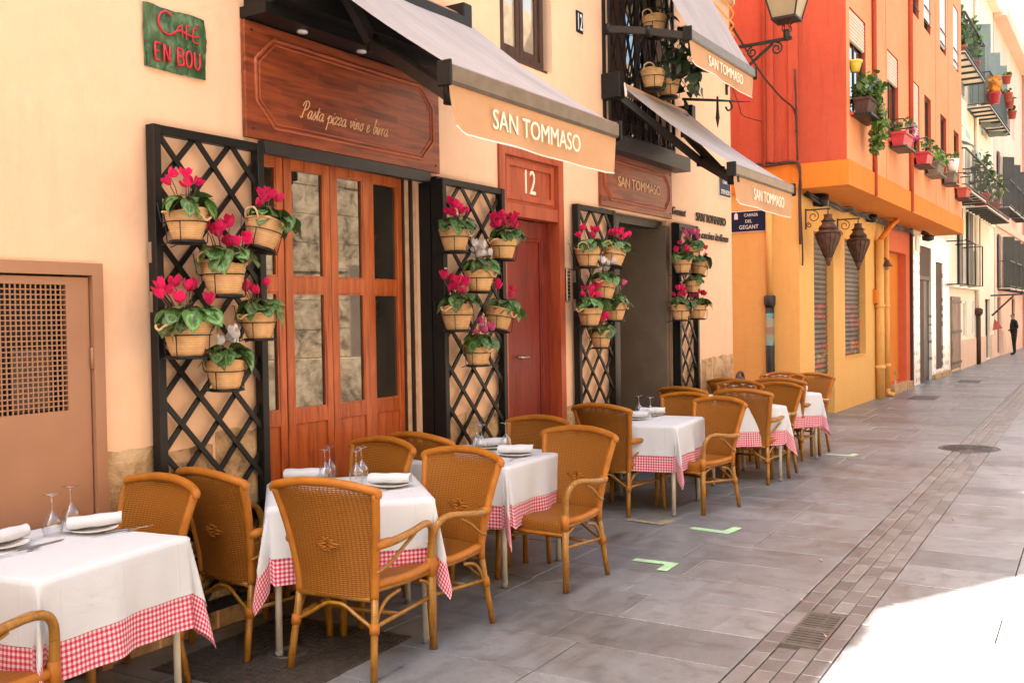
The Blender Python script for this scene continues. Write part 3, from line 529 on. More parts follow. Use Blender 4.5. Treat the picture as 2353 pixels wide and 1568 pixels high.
# pilaster strips on the return wall
m=MB(); m.box(14.05,14.099,.34,.44,3.753,HB); m.box(14.05,14.099,-.02,.12,3.753,HB); part('pilaster',m,MT['red'],OR,True)
m=MB(); m.tube([(14.04,.475,3.76),(14.04,.475,HB)],.03,8); part('rain_pipe',m,MT['red'],OR,True)
for x,r in ((15.72,.035),(18.63,.04)): part('rain_pipe',MB().tube([(x,BY-.035,3.4),(x,BY-.035,HB)],r,8),MT['red'],OR,True)
for x in (16.7,21.4,23.0): part('wall_joint',MB().box(x,x+.012,BY-.004,BY-.001,3.76,HB),MT['coral'],OR,True)
def far_window(P,x0,x1,z0,z1,y,mat='brown_wood',blind=0,pn='pane',mull=True,blmat='white'):
    w=bpy.data.objects.new('window',None); COL.objects.link(w); w.parent=P; o=Vector((x0,y,z0)); w.location=o-Vector(P.location); W_,H_=x1-x0,z1-z0
    link('frame',frame_ring(MB(),0.002,W_-.002,.002,H_-.002,-.02,.03,.06).mesh('frame'),MT[mat],w)
    link('pane',MB().box(.055,W_-.055,.0,.008,.055,H_-.055).mesh('pane'),MT[pn],w)
    if mull: link('mullion',MB().box(W_/2-.03,W_/2+.03,-.012,.02,.06,H_-.06).mesh('mullion'),MT[mat],w)
    if blind:
        b=link('roller_blind',MB().box(.03,W_-.03,-.05,-.025,H_*(1-blind),H_-.004).mesh('roller_blind'),MT[blmat],w)
        n=int(H_*blind/.05); m=MB()
        for i in range(n): m.box(.03,W_-.03,-.058,-.0505,H_*(1-blind)+i*.05+.008,H_*(1-blind)+i*.05+.043)
        link('blind_slats',m.mesh('blind_slats'),MT[blmat],w)['kind']='stuff'
    return w
MT['cream_blind']=pm('cream_blind',(.62,.5,.36),None,.6,9,60,0)
for k,(a,b,c,d) in enumerate(wins): far_window(OR,a,b,c,d,BY+.07,'brown_wood',(.30,.33,.72,0,0,0)[k],blmat='cream_blind')
for k,(a,b,c,d) in enumerate(ups): far_window(OR,a,b,c,d,BY+.07,'brown_wood',(.6,.6,.5,.85,.9,.95)[k],blmat='white')
for k,(a,b,c,d) in enumerate(ups2): far_window(OR,a,b,c,d,BY+.07,'brown_wood',.5)
for k,(a,b,c,d) in enumerate(ups):
    m=MB()
    for h in (.16,.42): m.tube([(a+.01,BY-.01,c+h),(b-.01,BY-.01,c+h)],.012,6)
    part('window_bar',m,MT['anth'],OR,True)
for k,(a,b,c,d) in enumerate(wins): part('window_sill',MB().box(a-.03,b+.03,BY-.05,BY+.04,c-.05,c-.002),MT['red'],OR,True)
# window rails holding flower boxes
for k,(a,b,c,d) in enumerate(wins): part('window_rail',MB().tube([(a-.02,BY-.02,c+.28),(a-.02,BY-.24,c+.28),(b+.02,BY-.24,c+.28),(b+.02,BY-.02,c+.28)],.012,6),MT['anth'],OR,True)
# roller shutters with painted marks
def shutter_mat():
    n=NT('graffiti_shutter'); co=n.geo(); sp=n.n('ShaderNodeSeparateXYZ'); n.l(co,sp.inputs[0]); base=n.ramp(n.noise(co,2.2,4),[(.3,(.085,.07,.055)),(.7,(.17,.145,.115))])
    f1=n.noise(n.geo((1.6,1.6,3.2)),1.9,2,.5,.5); z=sp.outputs['Z']; band=n.math('MULTIPLY',n.math('GREATER_THAN',z,.75),n.math('LESS_THAN',z,1.75))
    c=n.mix(n.math('MULTIPLY',n.math('MULTIPLY',n.math('GREATER_THAN',f1,.56),band),.75),base,(.48,.07,.05)); f2=n.noise(n.geo((2,2,3)),2.6,2,.5,.3); b2=n.math('LESS_THAN',z,1.15); c=n.mix(n.math('MULTIPLY',n.math('MULTIPLY',n.math('GREATER_THAN',f2,.60),b2),.7),c,(.52,.30,.07))
    n.col(c); return n.end(.5,.4,.2)
MT['shutter']=shutter_mat()
slat=None
for a,b,c,d in ((14.86,16.0,.02,2.85),(16.72,18.2,.88,2.85)):
    sh=bpy.data.objects.new('roller_shutter',None); COL.objects.link(sh); sh.parent=OR; sh.location=Vector((a,.12,c))-Vector(OR.location); n=int((d-c)/.078); st_=(d-c)/n
    me=MB().add([(0,.0,0),(b-a,0,0),(b-a,-.018,st_*.35),(0,-.018,st_*.35),(b-a,-.018,st_*.75),(0,-.018,st_*.75),(b-a,.0,st_*.98),(0,0,st_*.98)],[(0,1,2,3),(3,2,4,5),(5,4,6,7)]).mesh('slat')
    for i in range(n): link('slat',me,MT['shutter'],sh,(0,0,i*st_))
m=MB().box(16.72,18.2,-.015,.12,.86,.879); part('sill',m,MT['ochre'],OR,True)
# orange doorway
m=MB(); m.box(20.1,21.9,.16,.22,.17,2.83); part('doorway_back',m,MT['band'],OR,True); m=MB(); m.box(20.62,20.70,.14,.159,.17,2.83); m.box(20.1,20.16,.13,.159,.17,2.83); part('door_edge',m,MT['band'],OR,True)
m=MB(); m.box(20.0,22.0,-.12,.15,0,.158); part('door_step',m,MT['stone'],OR,True); part('stone_block',rough_block(20.0,20.12,0,.5,-.13,.02,3),MT['stone'],OR,True)
m=MB(); m.box(22.30,22.42,-.06,-.005,0,3.4); part('brown_jamb',m,MT['brown_wood'],OR,True)
# pipes on the ground floor
for x,r,z in ((18.98,.075,2.95),(19.62,.045,3.35)):
    m=MB().tube([(x,-.08,.14 if r<.06 else 0),(x,-.08,z)],r,12); m.lathe([(r*1.25,0),(r*1.25,.08)],14,(x,-.08,.55)); m.lathe([(r*1.25,0),(r*1.25,.06)],14,(x,-.08,1.7))
    if r<.06: m.tube([(x,-.08,.16),(x,-.10,.06),(x,-.2,.03)],r,10,3)
    part('rain_pipe',m,MT['ochre'],OR,True)
m=MB(); m.tube([(18.98,-.08,2.93),(19.3,-.2,3.2),(19.7,-.25,3.36)],.05,8,3); part('pipe_elbow',m,MT['band'],OR,True)
m=MB(); m.box(18.78,18.93,-.07,-.004,1.78,2.03); part('junction_box',m,MT['band'],OR,True)
m=MB().tube([(14.05,.42,1.88),(14.05,.42,3.45)],.045,10); part('rain_pipe',m,MT['ochre'],OR,True)
def sticker_mat():
    n=NT('stickered_pipe'); co=n.geo((5,5,1)); v=n.n('ShaderNodeTexVoronoi'); n.l(n.geo((3,3,8)),v.inputs['Vector']); v.inputs['Scale'].default_value=1.3; sp=n.n('ShaderNodeSeparateXYZ'); n.l(n.geo(),sp.inputs[0])
    band=n.math('MULTIPLY',n.math('GREATER_THAN',sp.outputs['Z'],1.15),n.math('LESS_THAN',sp.outputs['Z'],1.62)); hsv=n.n('ShaderNodeHueSaturation'); n.l(v.outputs['Color'],hsv.inputs['Color']); hsv.inputs['Saturation'].default_value=.75; hsv.inputs['Value'].default_value=.32
    n.col(n.mix(n.math('MULTIPLY',band,.8),(.02,.019,.017),hsv.outputs[0])); return n.end(.5,.4)
MT['sticker']=sticker_mat()
m=MB(); m.tube([(14.045,.42,0),(14.045,.42,1.70)],.062,12); m.lathe([(.062,0),(.085,.06),(.085,.17),(.07,.18)],12,(14.045,.42,1.70)); part('pipe_guard',m,MT['sticker'],OR,True)
# wires hugging the corner and the soffit
m=MB(); r=random.Random(3)
m.tube([(14.04,1.2,3.70),(14.03,.6,3.80),(14.03,.45,3.76),(14.03,.1,3.78),(14.03,-.02,3.75),(14.01,-.05,3.6),(14.03,-.03,3.3),(14.05,-.03,2.6)],.018,6,4); m.tube([(14.03,.5,3.82),(14.03,.3,3.79),(14.03,.02,3.77),(14.0,-.06,3.5),(14.05,-.04,3.2),(14.1,-.05,2.5),(14.12,-.04,2.3)],.014,6,4); m.tube([(14.03,.02,5.1),(14.03,.0,4.4),(14.03,-.01,3.8)],.012,6,3)
part('wires',m,MT['brown_wood'],OR,True)
m=MB(); P=[(14.25+i*.5,-.06-.03*(i%2),3.33-.05*abs(math.sin(i*1.3))) for i in range(17)]
m.tube(P,.03,6,3); m.tube([(x,y-.04,z-.04*r.random()-.02) for x,y,z in P],.014,5,3); m.tube([(x,y-.02,z+.03) for x,y,z in P],.018,5,3); m.lathe([(.0,-.1),(.11,-.08),(.12,.08),(.0,.1)],10,(14.9,-.1,3.30)); m.lathe([(.0,-.08),(.09,-.06),(.09,.06),(.0,.08)],10,(18.3,-.1,3.30)); part('soffit_wires',m,MT['black'],OR,True)
m=MB(); m.tube([(22.6,-.2,3.33),(22.65,-.3,3.27),(22.65,-.32,3.2)],.05,8,2); m.lathe([(.0,-.1),(.12,-.07),(.13,.02),(.0,.06)],14,(22.65,-.32,3.22)); part('soffit_camera',m,MT['anth'],OR,True)
# ------------------------------------------------------------------ white tiled shopfront + ivory building
def tilemat():
    n=NT('patterned_tiles'); sp=n.n('ShaderNodeSeparateXYZ'); n.l(n.geo(),sp.inputs[0]); P=.2
    u=n.math('FRACT',n.math('DIVIDE',sp.outputs['X'],P)); v=n.math('FRACT',n.math('DIVIDE',sp.outputs['Z'],P)); du=n.math('ABSOLUTE',n.math('SUBTRACT',u,.5)); dv=n.math('ABSOLUTE',n.math('SUBTRACT',v,.5))
    cell=n.n('ShaderNodeTexWhiteNoise',noise_dimensions='2D'); cb=n.n('ShaderNodeCombineXYZ'); n.l(n.math('FLOOR',n.math('DIVIDE',sp.outputs['X'],P)),cb.inputs[0]); n.l(n.math('FLOOR',n.math('DIVIDE',sp.outputs['Z'],P)),cb.inputs[1]); n.l(cb.outputs[0],cell.inputs['Vector'])
    dot=n.math('LESS_THAN',n.math('SQRT',n.math('ADD',n.math('POWER',du,2),n.math('POWER',dv,2))),n.math('MULTIPLY_ADD',cell.outputs[0],.22,.12)); on=n.math('GREATER_THAN',cell.outputs[0],.38); gr=n.math('GREATER_THAN',n.math('MAXIMUM',du,dv),.47)
    c=n.mix(n.math('MULTIPLY',n.math('MULTIPLY',dot,on),.8),(.74,.70,.63),(.20,.16,.13)); c=n.mix(n.math('MULTIPLY',gr,.12),c,(.4,.36,.31)); n.col(c); n.bump(gr,-.3,.003); return n.end(.25,.5)
MT['tiles']=tilemat()
TB=thing('ivory_building','tall ivory building with white tiled shopfront, balconies and dark shutters','building',(22.45,0,0))
part('tiled_wall',holed_wall(22.45,27.45,0,3.42,-.02,[(23.35,24.85,0,3.1),(25.45,26.5,.2,2.82)],.3),MT['tiles'],TB,True)
hw=[(30.0,31.2,7.6,9.9),(34.2,35.5,7.2,9.6),(27.2,28.6,4.5,6.6),(29.6,30.7,2.36,4.45),(31.7,32.8,2.36,4.45),(27.8,29.3,.1,2.0),(30.1,30.75,.84,1.9),(31.85,32.35,.84,1.9),(34.9,36.2,.05,2.0),(35.0,36.2,2.4,3.6),(27.2,28.6,7.7,9.8),(32.0,33.2,4.5,6.6),(34.6,35.8,4.5,6.6)]
part('wall',holed_wall(24.96,37.4,3.43,12.05,0,[h for h in hw if h[2]>3.5],.2,holed_wall(27.46,37.4,0,3.43,0,[(29.6,30.7,2.36,3.43),(31.7,32.8,2.36,3.43)]+[h for h in hw if h[3]<3.5 and h[2]<2.1],.2)).add([(24.96,0,12.05),(37.4,0,12.05),(37.4,9,12.05),(24.96,9,12.05)],[(0,1,2,3)]),MT['ivory'],TB,True)
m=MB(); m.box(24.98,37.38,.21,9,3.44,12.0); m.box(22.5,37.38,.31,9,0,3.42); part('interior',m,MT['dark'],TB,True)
part('cornice',MB().box(24.96,37.4,-.25,-.002,11.8,12.07),MT['ivory'],TB,True)
part('plinth',MB().box(29.35,34.85,-.04,-.002,0,.8),MT['peach'],TB,True); part('plinth',MB().box(36.25,37.4,-.04,-.002,0,.8),MT['peach'],TB,True); part('string_course',MB().box(27.46,33.0,-.12,-.002,2.24,2.34),MT['ivory'],TB,True); part('string_course',MB().box(27.46,37.4,-.05,-.002,4.46,4.54),MT['ivory'],TB,True)
m=MB(); m.box(23.37,24.1,.02,.06,0,2.36); m.box(23.37,24.83,.01,.06,2.43,3.09); part('shop_shutter',m,MT['brown_wood'],TB,True); m=MB(); m.box(24.1,24.85,.04,.08,0,2.36); part('shop_door',m,MT['anth'],TB,True); part('lintel',MB().box(23.37,24.83,-.01,.05,2.34,2.425),MT['taupe'],TB,True)
part('shop_window',MB().box(25.47,26.48,.01,.06,.2,2.8),MT['brown_wood'],TB,True); part('threshold',MB().box(24.85,27.4,-.1,-.022,0,.1),MT['stone'],TB,True)
m=MB(); m.box(22.9,23.3,-.04,-.022,2.95,3.3); part('number_plaque',m,MT['white'],TB,True)
for a,b,c,d in [h for h in hw if h[2]>2.2]: far_window(TB,a,b,c,d,.1,'white',0)
D=bpy.data.objects.new('old_door',None); COL.objects.link(D); D.parent=TB; D.location=Vector((27.82,-.03,.08))-Vector(TB.location)
for k in range(6): link('plank',MB().box(k*.245+.003,k*.245+.242,-.02,.02,0,1.92,.006).mesh('plank'),MT['old_wood'],D)
for z in (.12,.95,1.75): link('strap_hinge',MB().box(.05,1.55,-.032,-.021,z,z+.07).mesh('strap_hinge'),MT['iron'],D)
for a,b,c,d in ((30.1,30.75,.84,1.9),(31.85,32.35,.84,1.9)): far_window(TB,a,b,c,d,.05,'white',0,'pane_pale',False)
far_window(TB,34.9,36.2,.05,2.0,.1,'brown_wood',0)
part('rain_pipe',MB().tube([(32.55,-.09,0),(32.55,-.09,1.5)],.07,10).lathe([(.07,0),(.13,.08),(.13,.2),(.07,.24)],10,(32.55,-.09,1.46)),MT['brown_wood'],TB,True)
part('rain_pipe',MB().tube([(32.55,-.06,1.7),(32.6,-.06,11.8)],.06,8),MT['ivory'],TB,True)
MT['tealshutter']=pm('teal_shutter',(.19,.23,.205),(.15,.19,.17),.6,6,60,.1); MT['darkshutter']=pm('dark_shutter',(.04,.045,.04),(.028,.03,.027),.6,6,60,.1)
MT['sage']=pm('sage_canvas',(.32,.45,.36),None,.8,5,60,.1); MT['terracotta']=pm('terracotta',(.46,.075,.045),(.36,.06,.035),.7,12,60,.2)
def shutter(P,x0,x1,z0,z1,y,mat,ang=0):
    w=bpy.data.objects.new('shutter',None); COL.objects.link(w); w.parent=P; w.location=Vector((x0,y,z0))-Vector(P.location); w.rotation_euler=(0,0,ang); W_,H_=x1-x0,z1-z0
    link('shutter_frame',frame_ring(MB(),0,W_,0,H_,-.03,.0,.07).box(.07,W_-.07,-.03,0,H_/2-.03,H_/2+.03).mesh('shutter_frame'),MT[mat],w)
    link('louvres',MB().box(.07,W_-.07,-.022,-.008,.07,H_-.07).mesh('louvres'),MT[mat],w); return w
for a,b,c,d in ((29.0,29.6,2.36,4.45),(30.7,31.3,2.36,4.45),(31.2,31.7,2.36,4.45),(32.8,33.3,2.36,4.45)): shutter(TB,a,b,c,d,-.04,'darkshutter')
for a,b,z0,z1 in ((29.4,30.0,7.62,9.9),(31.2,31.8,7.62,9.9),(33.6,34.2,7.3,9.6),(35.5,36.1,7.3,9.6)): shutter(TB,a,b,z0,z1,-.05,'tealshutter',R(-60) if a>31 else 0)
MT['balc']=pm('balcony_iron',(.05,.047,.043),(.035,.033,.03),.6,12,60,.1)
def balcony(P,x0,x1,z,d=.6,h=1.0,mat='balc',grid=True,infill=False):
    b=bpy.data.objects.new('balcony',None); COL.objects.link(b); b.parent=P; b.location=Vector((x0,0,z))-Vector(P.location); L=x1-x0
    m=MB(); nb=max(3,int(L/.62))
    for i in range(nb+1): m.bar((L*i/nb,-.002,0),(L*i/nb,-d,0),.035,.05)
    for k in (0,1): m.bar((0,-.03-(d-.03)*k,-.001),(L,-.03-(d-.03)*k,-.001),.03,.04)
    link('floor_grid',m.mesh('floor_grid'),MT[mat],b)
    link('floor_tiles',MB().box(.0,L,-d,-.003,.03,.06).mesh('floor_tiles'),MT['ivory'],b)
    m=MB(); m.bar((0,-d,h),(L,-d,h),.045,.03); m.bar((0,-d,.12),(L,-d,.12),.03,.02)
    for x in (0,L): m.bar((x,-d,h),(x,-.002,h),.04,.03); m.bar((x,-d,.12),(x,-.002,.12),.03,.02)
    link('hand_rail',m.mesh('hand_rail'),MT[mat],b)
    me=MB().box(-.006,.006,-.006,.006,.06,h).mesh('baluster'); n=int(L/.22)
    for i in range(n+1): link('baluster',me,MT[mat],b,(L*i/n,-d,0))
    for x in (0,L):
        for k in range(1,4): link('baluster',me,MT[mat],b,(x,-d*k/4,0))
    if infill: link('privacy_screen',MB().box(.02,L-.02,-d+.012,-d+.02,.10,h-.03).mesh('privacy_screen'),MT['darkshutter'],b)
    return b
balcony(TB,26.2,29.9,7.9); balcony(TB,31.1,36.4,7.45); balcony(TB,26.2,30.1,4.6); balcony(TB,30.3,36.0,4.5)
m=MB()
for x in (27.1,28.6,30.1): m.tube([(x,-.02,2.3),(x,-.5,2.3),(x,-.5,3.4),(x,-.02,3.4)],.02,6)
m.tube([(26.9,-.5,3.4),(30.2,-.5,3.4)],.02,6); part('window_cage',m,MT['black'],TB,True)
for x,z in ((27.3,6.55),(29.4,6.3)):
    P=[]
    for i in range(7):
        a=PI/2*i/6; P.append([(x+.8*j/4,-.02-.45*math.sin(a),z-.5*(1-math.cos(a))*1.0) for j in range(5)])
    o=part('canopy',MB().grid(P),MT['sage'],TB,True)
# ------------------------------------------------------------------ pink building and the one beyond
PB=thing('pink_building','far pink building with small balconies at the end of the street','building',(37.42,0,0))
pw=[(38.6,39.7,2.4,4.3),(40.9,42.0,2.4,4.3),(43.2,44.3,2.4,4.3),(45.6,46.7,2.4,4.3),(38.6,39.7,5.3,7.2),(40.9,42.0,5.3,7.2),(43.2,44.3,5.3,7.2),(38.6,39.7,8.4,10.2),(40.9,42.0,8.4,10.2),(43.2,44.3,8.4,10.2),(38.2,39.2,.1,2.1),(43.0,44.2,.1,2.1)]
part('wall',holed_wall(37.42,47.5,0,12.1,-.01,pw,.2).add([(37.42,0,12.05),(37.42,9,12.05),(37.42,9,12.1),(37.42,0,12.1)],[(0,3,2,1)]).add([(37.42,-.01,12.1),(47.5,-.01,12.1),(47.5,9,12.1),(37.42,9,12.1)],[(0,1,2,3)]),MT['pink'],PB,True)
part('interior',MB().box(37.45,47.4,.2,9,0,12.05),MT['dark'],PB,True); part('cornice',MB().box(37.42,47.5,-.4,-.012,11.7,12.12),MT['peach'],PB,True); part('string_course',MB().box(37.42,47.5,-.1,-.012,4.55,4.8),MT['peach'],PB,True); part('plinth',MB().box(39.25,42.9,-.05,-.012,0,.85),MT['peach'],PB,True)
for a,b,c,d in pw: far_window(PB,a,b,c,d,.08,'white' if c>2 else 'brown_wood',0)
for a,b,c,d in pw[:7]: shutter(PB,a-.5,a,c,d,-.05,'darkshutter'); shutter(PB,b,b+.5,c,d,-.05,'darkshutter',R(-40))
for x,z in ((38.3,2.35),(40.6,2.35),(43.0,2.35),(45.3,2.35),(38.3,5.2),(40.6,5.2),(43.0,5.2)): balcony(PB,x,x+1.7,z,.4)
RBd=thing('rose_building','rose coloured building closing the street beyond the pink house','building',(47.6,-.6,0))
rw=[(48.3,49.3,2.6,4.6),(50.3,51.3,2.6,4.6),(48.3,49.3,5.6,7.6),(50.3,51.3,5.6,7.6),(48.3,49.3,8.6,10.4)]
part('wall',holed_wall(47.6,64,0,12.6,-.6,rw,.2).add([(47.6,-.6,0),(47.6,9,0),(47.6,9,12.6),(47.6,-.6,12.6)],[(0,3,2,1)]),MT['rose'],RBd,True); part('interior',MB().box(47.7,63.9,-.39,9,0,12.5),MT['dark'],RBd,True)
for a,b,c,d in rw: far_window(RBd,a,b,c,d,-.5,'white',0); balcony_=None
part('bay_window',MB().box(48.2,49.8,-1.3,-.602,6.2,7.4),MT['brown_wood'],RBd,True)
EB=thing('end_building','pale peach building across the far end of the street','building',(72,-6,0)); part('wall',MB().box(72,80,-14,4,0,13),MT['peach'],EB,True); part('cornice',MB().box(71.7,72,-14,4,12.5,13.1),MT['peach'],EB,True)
# blue shelf sign arm of a shop down the street
K=thing('shop_bracket','blue wall bracket with a red pennant above a far doorway','bracket',(36.6,-.02,2.1))
part('arm',MB().bar((36.3,-.02,2.12),(36.9,-.9,2.15),.06,.05),MT['bluesign'],K,True); part('brace',MB().bar((36.4,-.04,1.45),(36.75,-.65,2.1),.05,.05),MT['brown_wood'],K,True); part('pennant',MB().poly([(36.45,-.1,1.35),(36.5,-.35,1.02),(36.4,-.05,.95)],(.01,0,0)),MT['terracotta'],K,True)
# ------------------------------------------------------------------ wall fittings of the restaurant
U=thing('utility_door','brown metal utility door with square mesh vent, left of the black trellis','utility door',(1.72,-.0,0))
part('door_frame',frame_ring(MB(),1.72,2.80,0,1.885,-.035,.06,.055,0),MT['browndoor'],U,True)
m=MB(); x0,x1,z0,z1=1.90,2.625,1.22,1.785; m.box(1.78,x0,-.012,.015,.02,1.82); m.box(x1,2.738,-.012,.015,.02,1.82); m.box(x0,x1,-.012,.015,.02,z0); m.box(x0,x1,-.012,.015,z1,1.82); part('door_leaf',m,MT['browndoor'],U,True)
m=MB(); nx,nz=31,25
for i in range(1,nx): x=x0+(x1-x0)*i/nx; m.box(x-.0028,x+.0028,-.010,-.004,z0,z1)
for j in range(1,nz): z=z0+(z1-z0)*j/nz; m.box(x0,x1,-.0095,-.0045,z-.0028,z+.0028)
stuff(part('vent_mesh',m,MT['browndoor'],U,True)); part('vent_shaft',MB().box(x0-.05,x1+.05,.12,.14,z0-.05,z1+.05),MT['dark'],U,True)
part('vent_pipe',MB().tube([(1.98,.07,z0),(1.98,.07,z1)],.035,10).box(2.42,2.60,.08,.10,z0,1.5),MT['taupe'],U,True); part('hinge',MB().tube([(2.742,-.022,1.40),(2.742,-.022,1.50)],.008,8),MT['browndoor'],U,True)
# green enamel cafe sign
C=thing('cafe_sign','green mottled enamel sign with red lettering, high on the cream wall','sign',(3.07,-.012,2.855))
def greenmat():
    n=NT('green_enamel'); co=n.co('Object',(1.6,1,1)); f=n.noise(co,13,5,.6,.4); n.col(n.ramp(f,[(.32,(.022,.045,.014)),(.5,(.035,.085,.032)),(.68,(.11,.21,.11))])); n.bump(f,.3,.01); return n.end(.35,.5)
MT['green']=greenmat(); MT['redpaint']=pm('red_enamel',(.62,.012,.035),(.48,.01,.025),.35,9,60,.1)
r=random.Random(5); P=[]; N=14
for i in range(N+1):
    row=[]
    for j in range(N+1):
        x=.375*i/N; z=.31*j/N; e=(i in(0,N)) or (j in(0,N)); row.append((x+(r.uniform(-.003,.003) if e else 0)-(.006 if i==0 and j==N else 0)+(.012 if j<4 and i==0 else 0),-.004-.006*math.sin(i*.7+j*.5),z+(r.uniform(-.003,.003) if e else 0)))
    P.append(row)
part('sign_plate',MB().grid(P),MT['green'],C); part('sign_back',MB().box(.008,.37,-.001,.010,.005,.305),MT['green'],C)
def strokes(mb,lst,ox,oz,s,r,y,shear=0,w=1,flat=.6):
    for st_ in lst:
        pts=[(ox+(x*w+shear*z)*s,y,oz+z*s) for x,z in st_]; mb.tube(pts,r,6,4 if len(pts)>2 else 0,flat=1)
m=MB()
strokes(m,[[(1.0,2.55),(.55,2.85),(.1,2.3),(.05,1.4),(.4,.75),(.9,.7),(1.3,1.15),(1.65,1.35),(2.1,1.2),(2.6,1.1),(3.05,1.25)]],.078,.150,.050,.0055,-.012,0,1.62)
strokes(m,[[(1.2,.75),(1.45,1.55),(1.75,1.95)],[(1.75,1.95),(1.8,.75)],[(2.35,2.0),(2.1,1.95),(2.08,.6)],[(3.0,1.95),(2.65,1.95),(2.6,.65),(3.05,.55)],[(2.85,2.25),(3.0,2.45)]],.078,.150,.050,.0035,-.012,0,1.62)
L={'E':[[(0,0),(0,1)],[(0,1),(.55,1)],[(0,.52),(.45,.52)],[(0,0),(.55,0)]],'N':[[(0,0),(0,1)],[(0,1),(.6,0)],[(.6,0),(.6,1)]],'B':[[(0,0),(0,1)],[(0,1),(.5,.95),(.5,.6),(0,.52)],[(0,.52),(.58,.45),(.58,.08),(0,0)]],'O':[[(.3,1),(.02,.75),(.02,.25),(.3,0),(.58,.25),(.58,.75),(.3,1)]],'U':[[(0,1),(0,.25),(.3,0),(.58,.25),(.58,1)]]}
x=.055
for ch in 'EN BOU':
    if ch==' ': x+=.03; continue
    strokes(m,L[ch],x,.042,.085,.0055,-.013,.02,.66); x+=.052
part('lettering',m,MT['redpaint'],C)
# big wooden sign board above the folding doors
def board(x0,x1,z0,z1,c,ins,name_label,mold_y=-.04):
    B=thing('sign_board',name_label,'sign board',(x0,-.0,z0))
    part('board',MB().box(x0,x1,-.034,-.004,z0,z1,.003),MT['sign_wood'],B,True)
    a,b,d,e=x0+ins,x1-ins,z0+ins,z1-ins*.9
    for k,off in enumerate((0,.026)):
        A_,B_,D_,E_=a+off,b-off,d+off,e-off; cc=c-off*.4
        pts=[(A_+cc,D_),(B_-cc,D_),(B_,D_+cc),(B_,E_-cc),(B_-cc,E_),(A_+cc,E_),(A_,E_-cc),(A_,D_+cc)]
        m=MB().tube([(x,-.034,z) for x,z in pts],.012 if k==0 else .007,6,closed=True); part('moulding',m,MT['moulding'],B,True)
    m=MB()
    for x in (x0+.05,x1-.05):
        for z in (z0+.05,z1-.05): m.lathe([(.0,-.003),(.008,-.003),(.008,.004)],8,(x,-.036,z))
    part('screws',m,MT['iron'],B,True); return B
B1=board(3.69,5.43,2.605,3.235,.13,.075,'large wooden sign board with carved script over the folding doors')
CG={'P':(1.15,[[(.15,.0),(.38,.9),(.62,1.95)],[(.05,1.45),(.3,1.95),(.8,2.15),(1.15,1.85),(1.0,1.3),(.6,1.0),(.38,1.02)],[(-.15,.1),(.15,-.05),(.3,.15)]]),'a':(.92,[[(.72,.85),(.45,1.0),(.12,.6),(.15,.1),(.42,.05),(.68,.6),(.78,.98),(.7,.2),(.82,.02),(1.0,.25)]]),'s':(.62,[[(-.02,.15),(.3,.7),(.42,1.05),(.45,.7),(.55,.3),(.38,0),(.12,.1)],[(.4,.02),(.66,.25)]]),'t':(.58,[[(0,.25),(.25,.9),(.42,1.65),(.28,.6),(.32,.05),(.6,.25)],[(.1,1.1),(.6,1.15)]]),'p':(.9,[[(0,.5),(.22,1.0),(.18,.4),(.02,-.9)],[(.16,.6),(.48,1.0),(.75,.7),(.6,.1),(.25,.12)],[(.6,.1),(.92,.25)]]),'i':(.48,[[(0,.3),(.2,1.0),(.16,.2),(.3,0),(.5,.25)],[(.26,1.35),(.28,1.42)]]),'z':(.7,[[(0,.75),(.2,1.0),(.6,.95),(.1,.05),(.35,.12),(.72,.2)]]),'v':(.72,[[(0,.75),(.15,1.0),(.22,.1),(.5,.5),(.58,1.0),(.75,.9)]]),'n':(.85,[[(0,.5),(.18,1.0),(.12,0),(.32,.8),(.52,1.0),(.58,.6),(.52,.1),(.85,.25)]]),'o':(.72,[[(.4,1.0),(.08,.6),(.15,.08),(.45,.05),(.62,.5),(.4,1.0),(.75,.85)]]),'e':(.66,[[(.05,.4),(.45,.6),(.42,1.0),(.15,.8),(.08,.2),(.35,0),(.68,.3)]]),'b':(.75,[[(0,.5),(.35,1.6),(.28,2.0),(.15,1.0),(.15,.1),(.45,.08),(.55,.7),(.3,.95),(.78,.85)]]),'r':(.56,[[(-.05,.3),(.16,1.0),(.10,0)],[(.12,.55),(.28,.9),(.48,.95)]])}
m=MB(); x=4.10; s=.047
for ch in 'Pasta pizza vino e birra':
    if ch==' ': x+=.033; continue
    w,lst=CG[ch]
    for st_ in lst: m.tube([(x+(px+.3*pz)*s*.93,-.0355,2.775+pz*s) for px,pz in st_],.0036,5,3 if len(st_)>2 else 0)
    x+=w*s*.93
part('script_lettering',m,MT['gold'],B1,True)
# dark canopy strip with spotlights above it
Z=thing('light_canopy','black canopy strip with small spotlights above the big wooden sign','light fixture',(3.7,0,3.24)); part('canopy',MB().box(3.69,5.50,-.20,-.003,3.24,3.30),MT['black'],Z,True); part('awning_cassette',MB().box(3.72,5.46,-.30,-.003,3.301,3.62),MT['black'],Z,True)
for x in (4.05,4.55,5.05): part('spotlight',MB().lathe([(.03,0),(.03,.012),(.02,.014)],14,(x,-.11,3.228)),MT['white'],Z,True)
B2=board(7.85,9.44,2.605,3.10,.11,.07,'smaller wooden sign board with block lettering over the open doorway')
lettering('SAN TOMMASO',.12,MT['gold'],B2,(8.66,-.0365,2.86),fit=(.95,.095),ext=.004,name='lettering')
part('valance_box',MB().box(7.86,9.62,-.17,-.003,3.10,3.24),MT['anth'],B2,True)
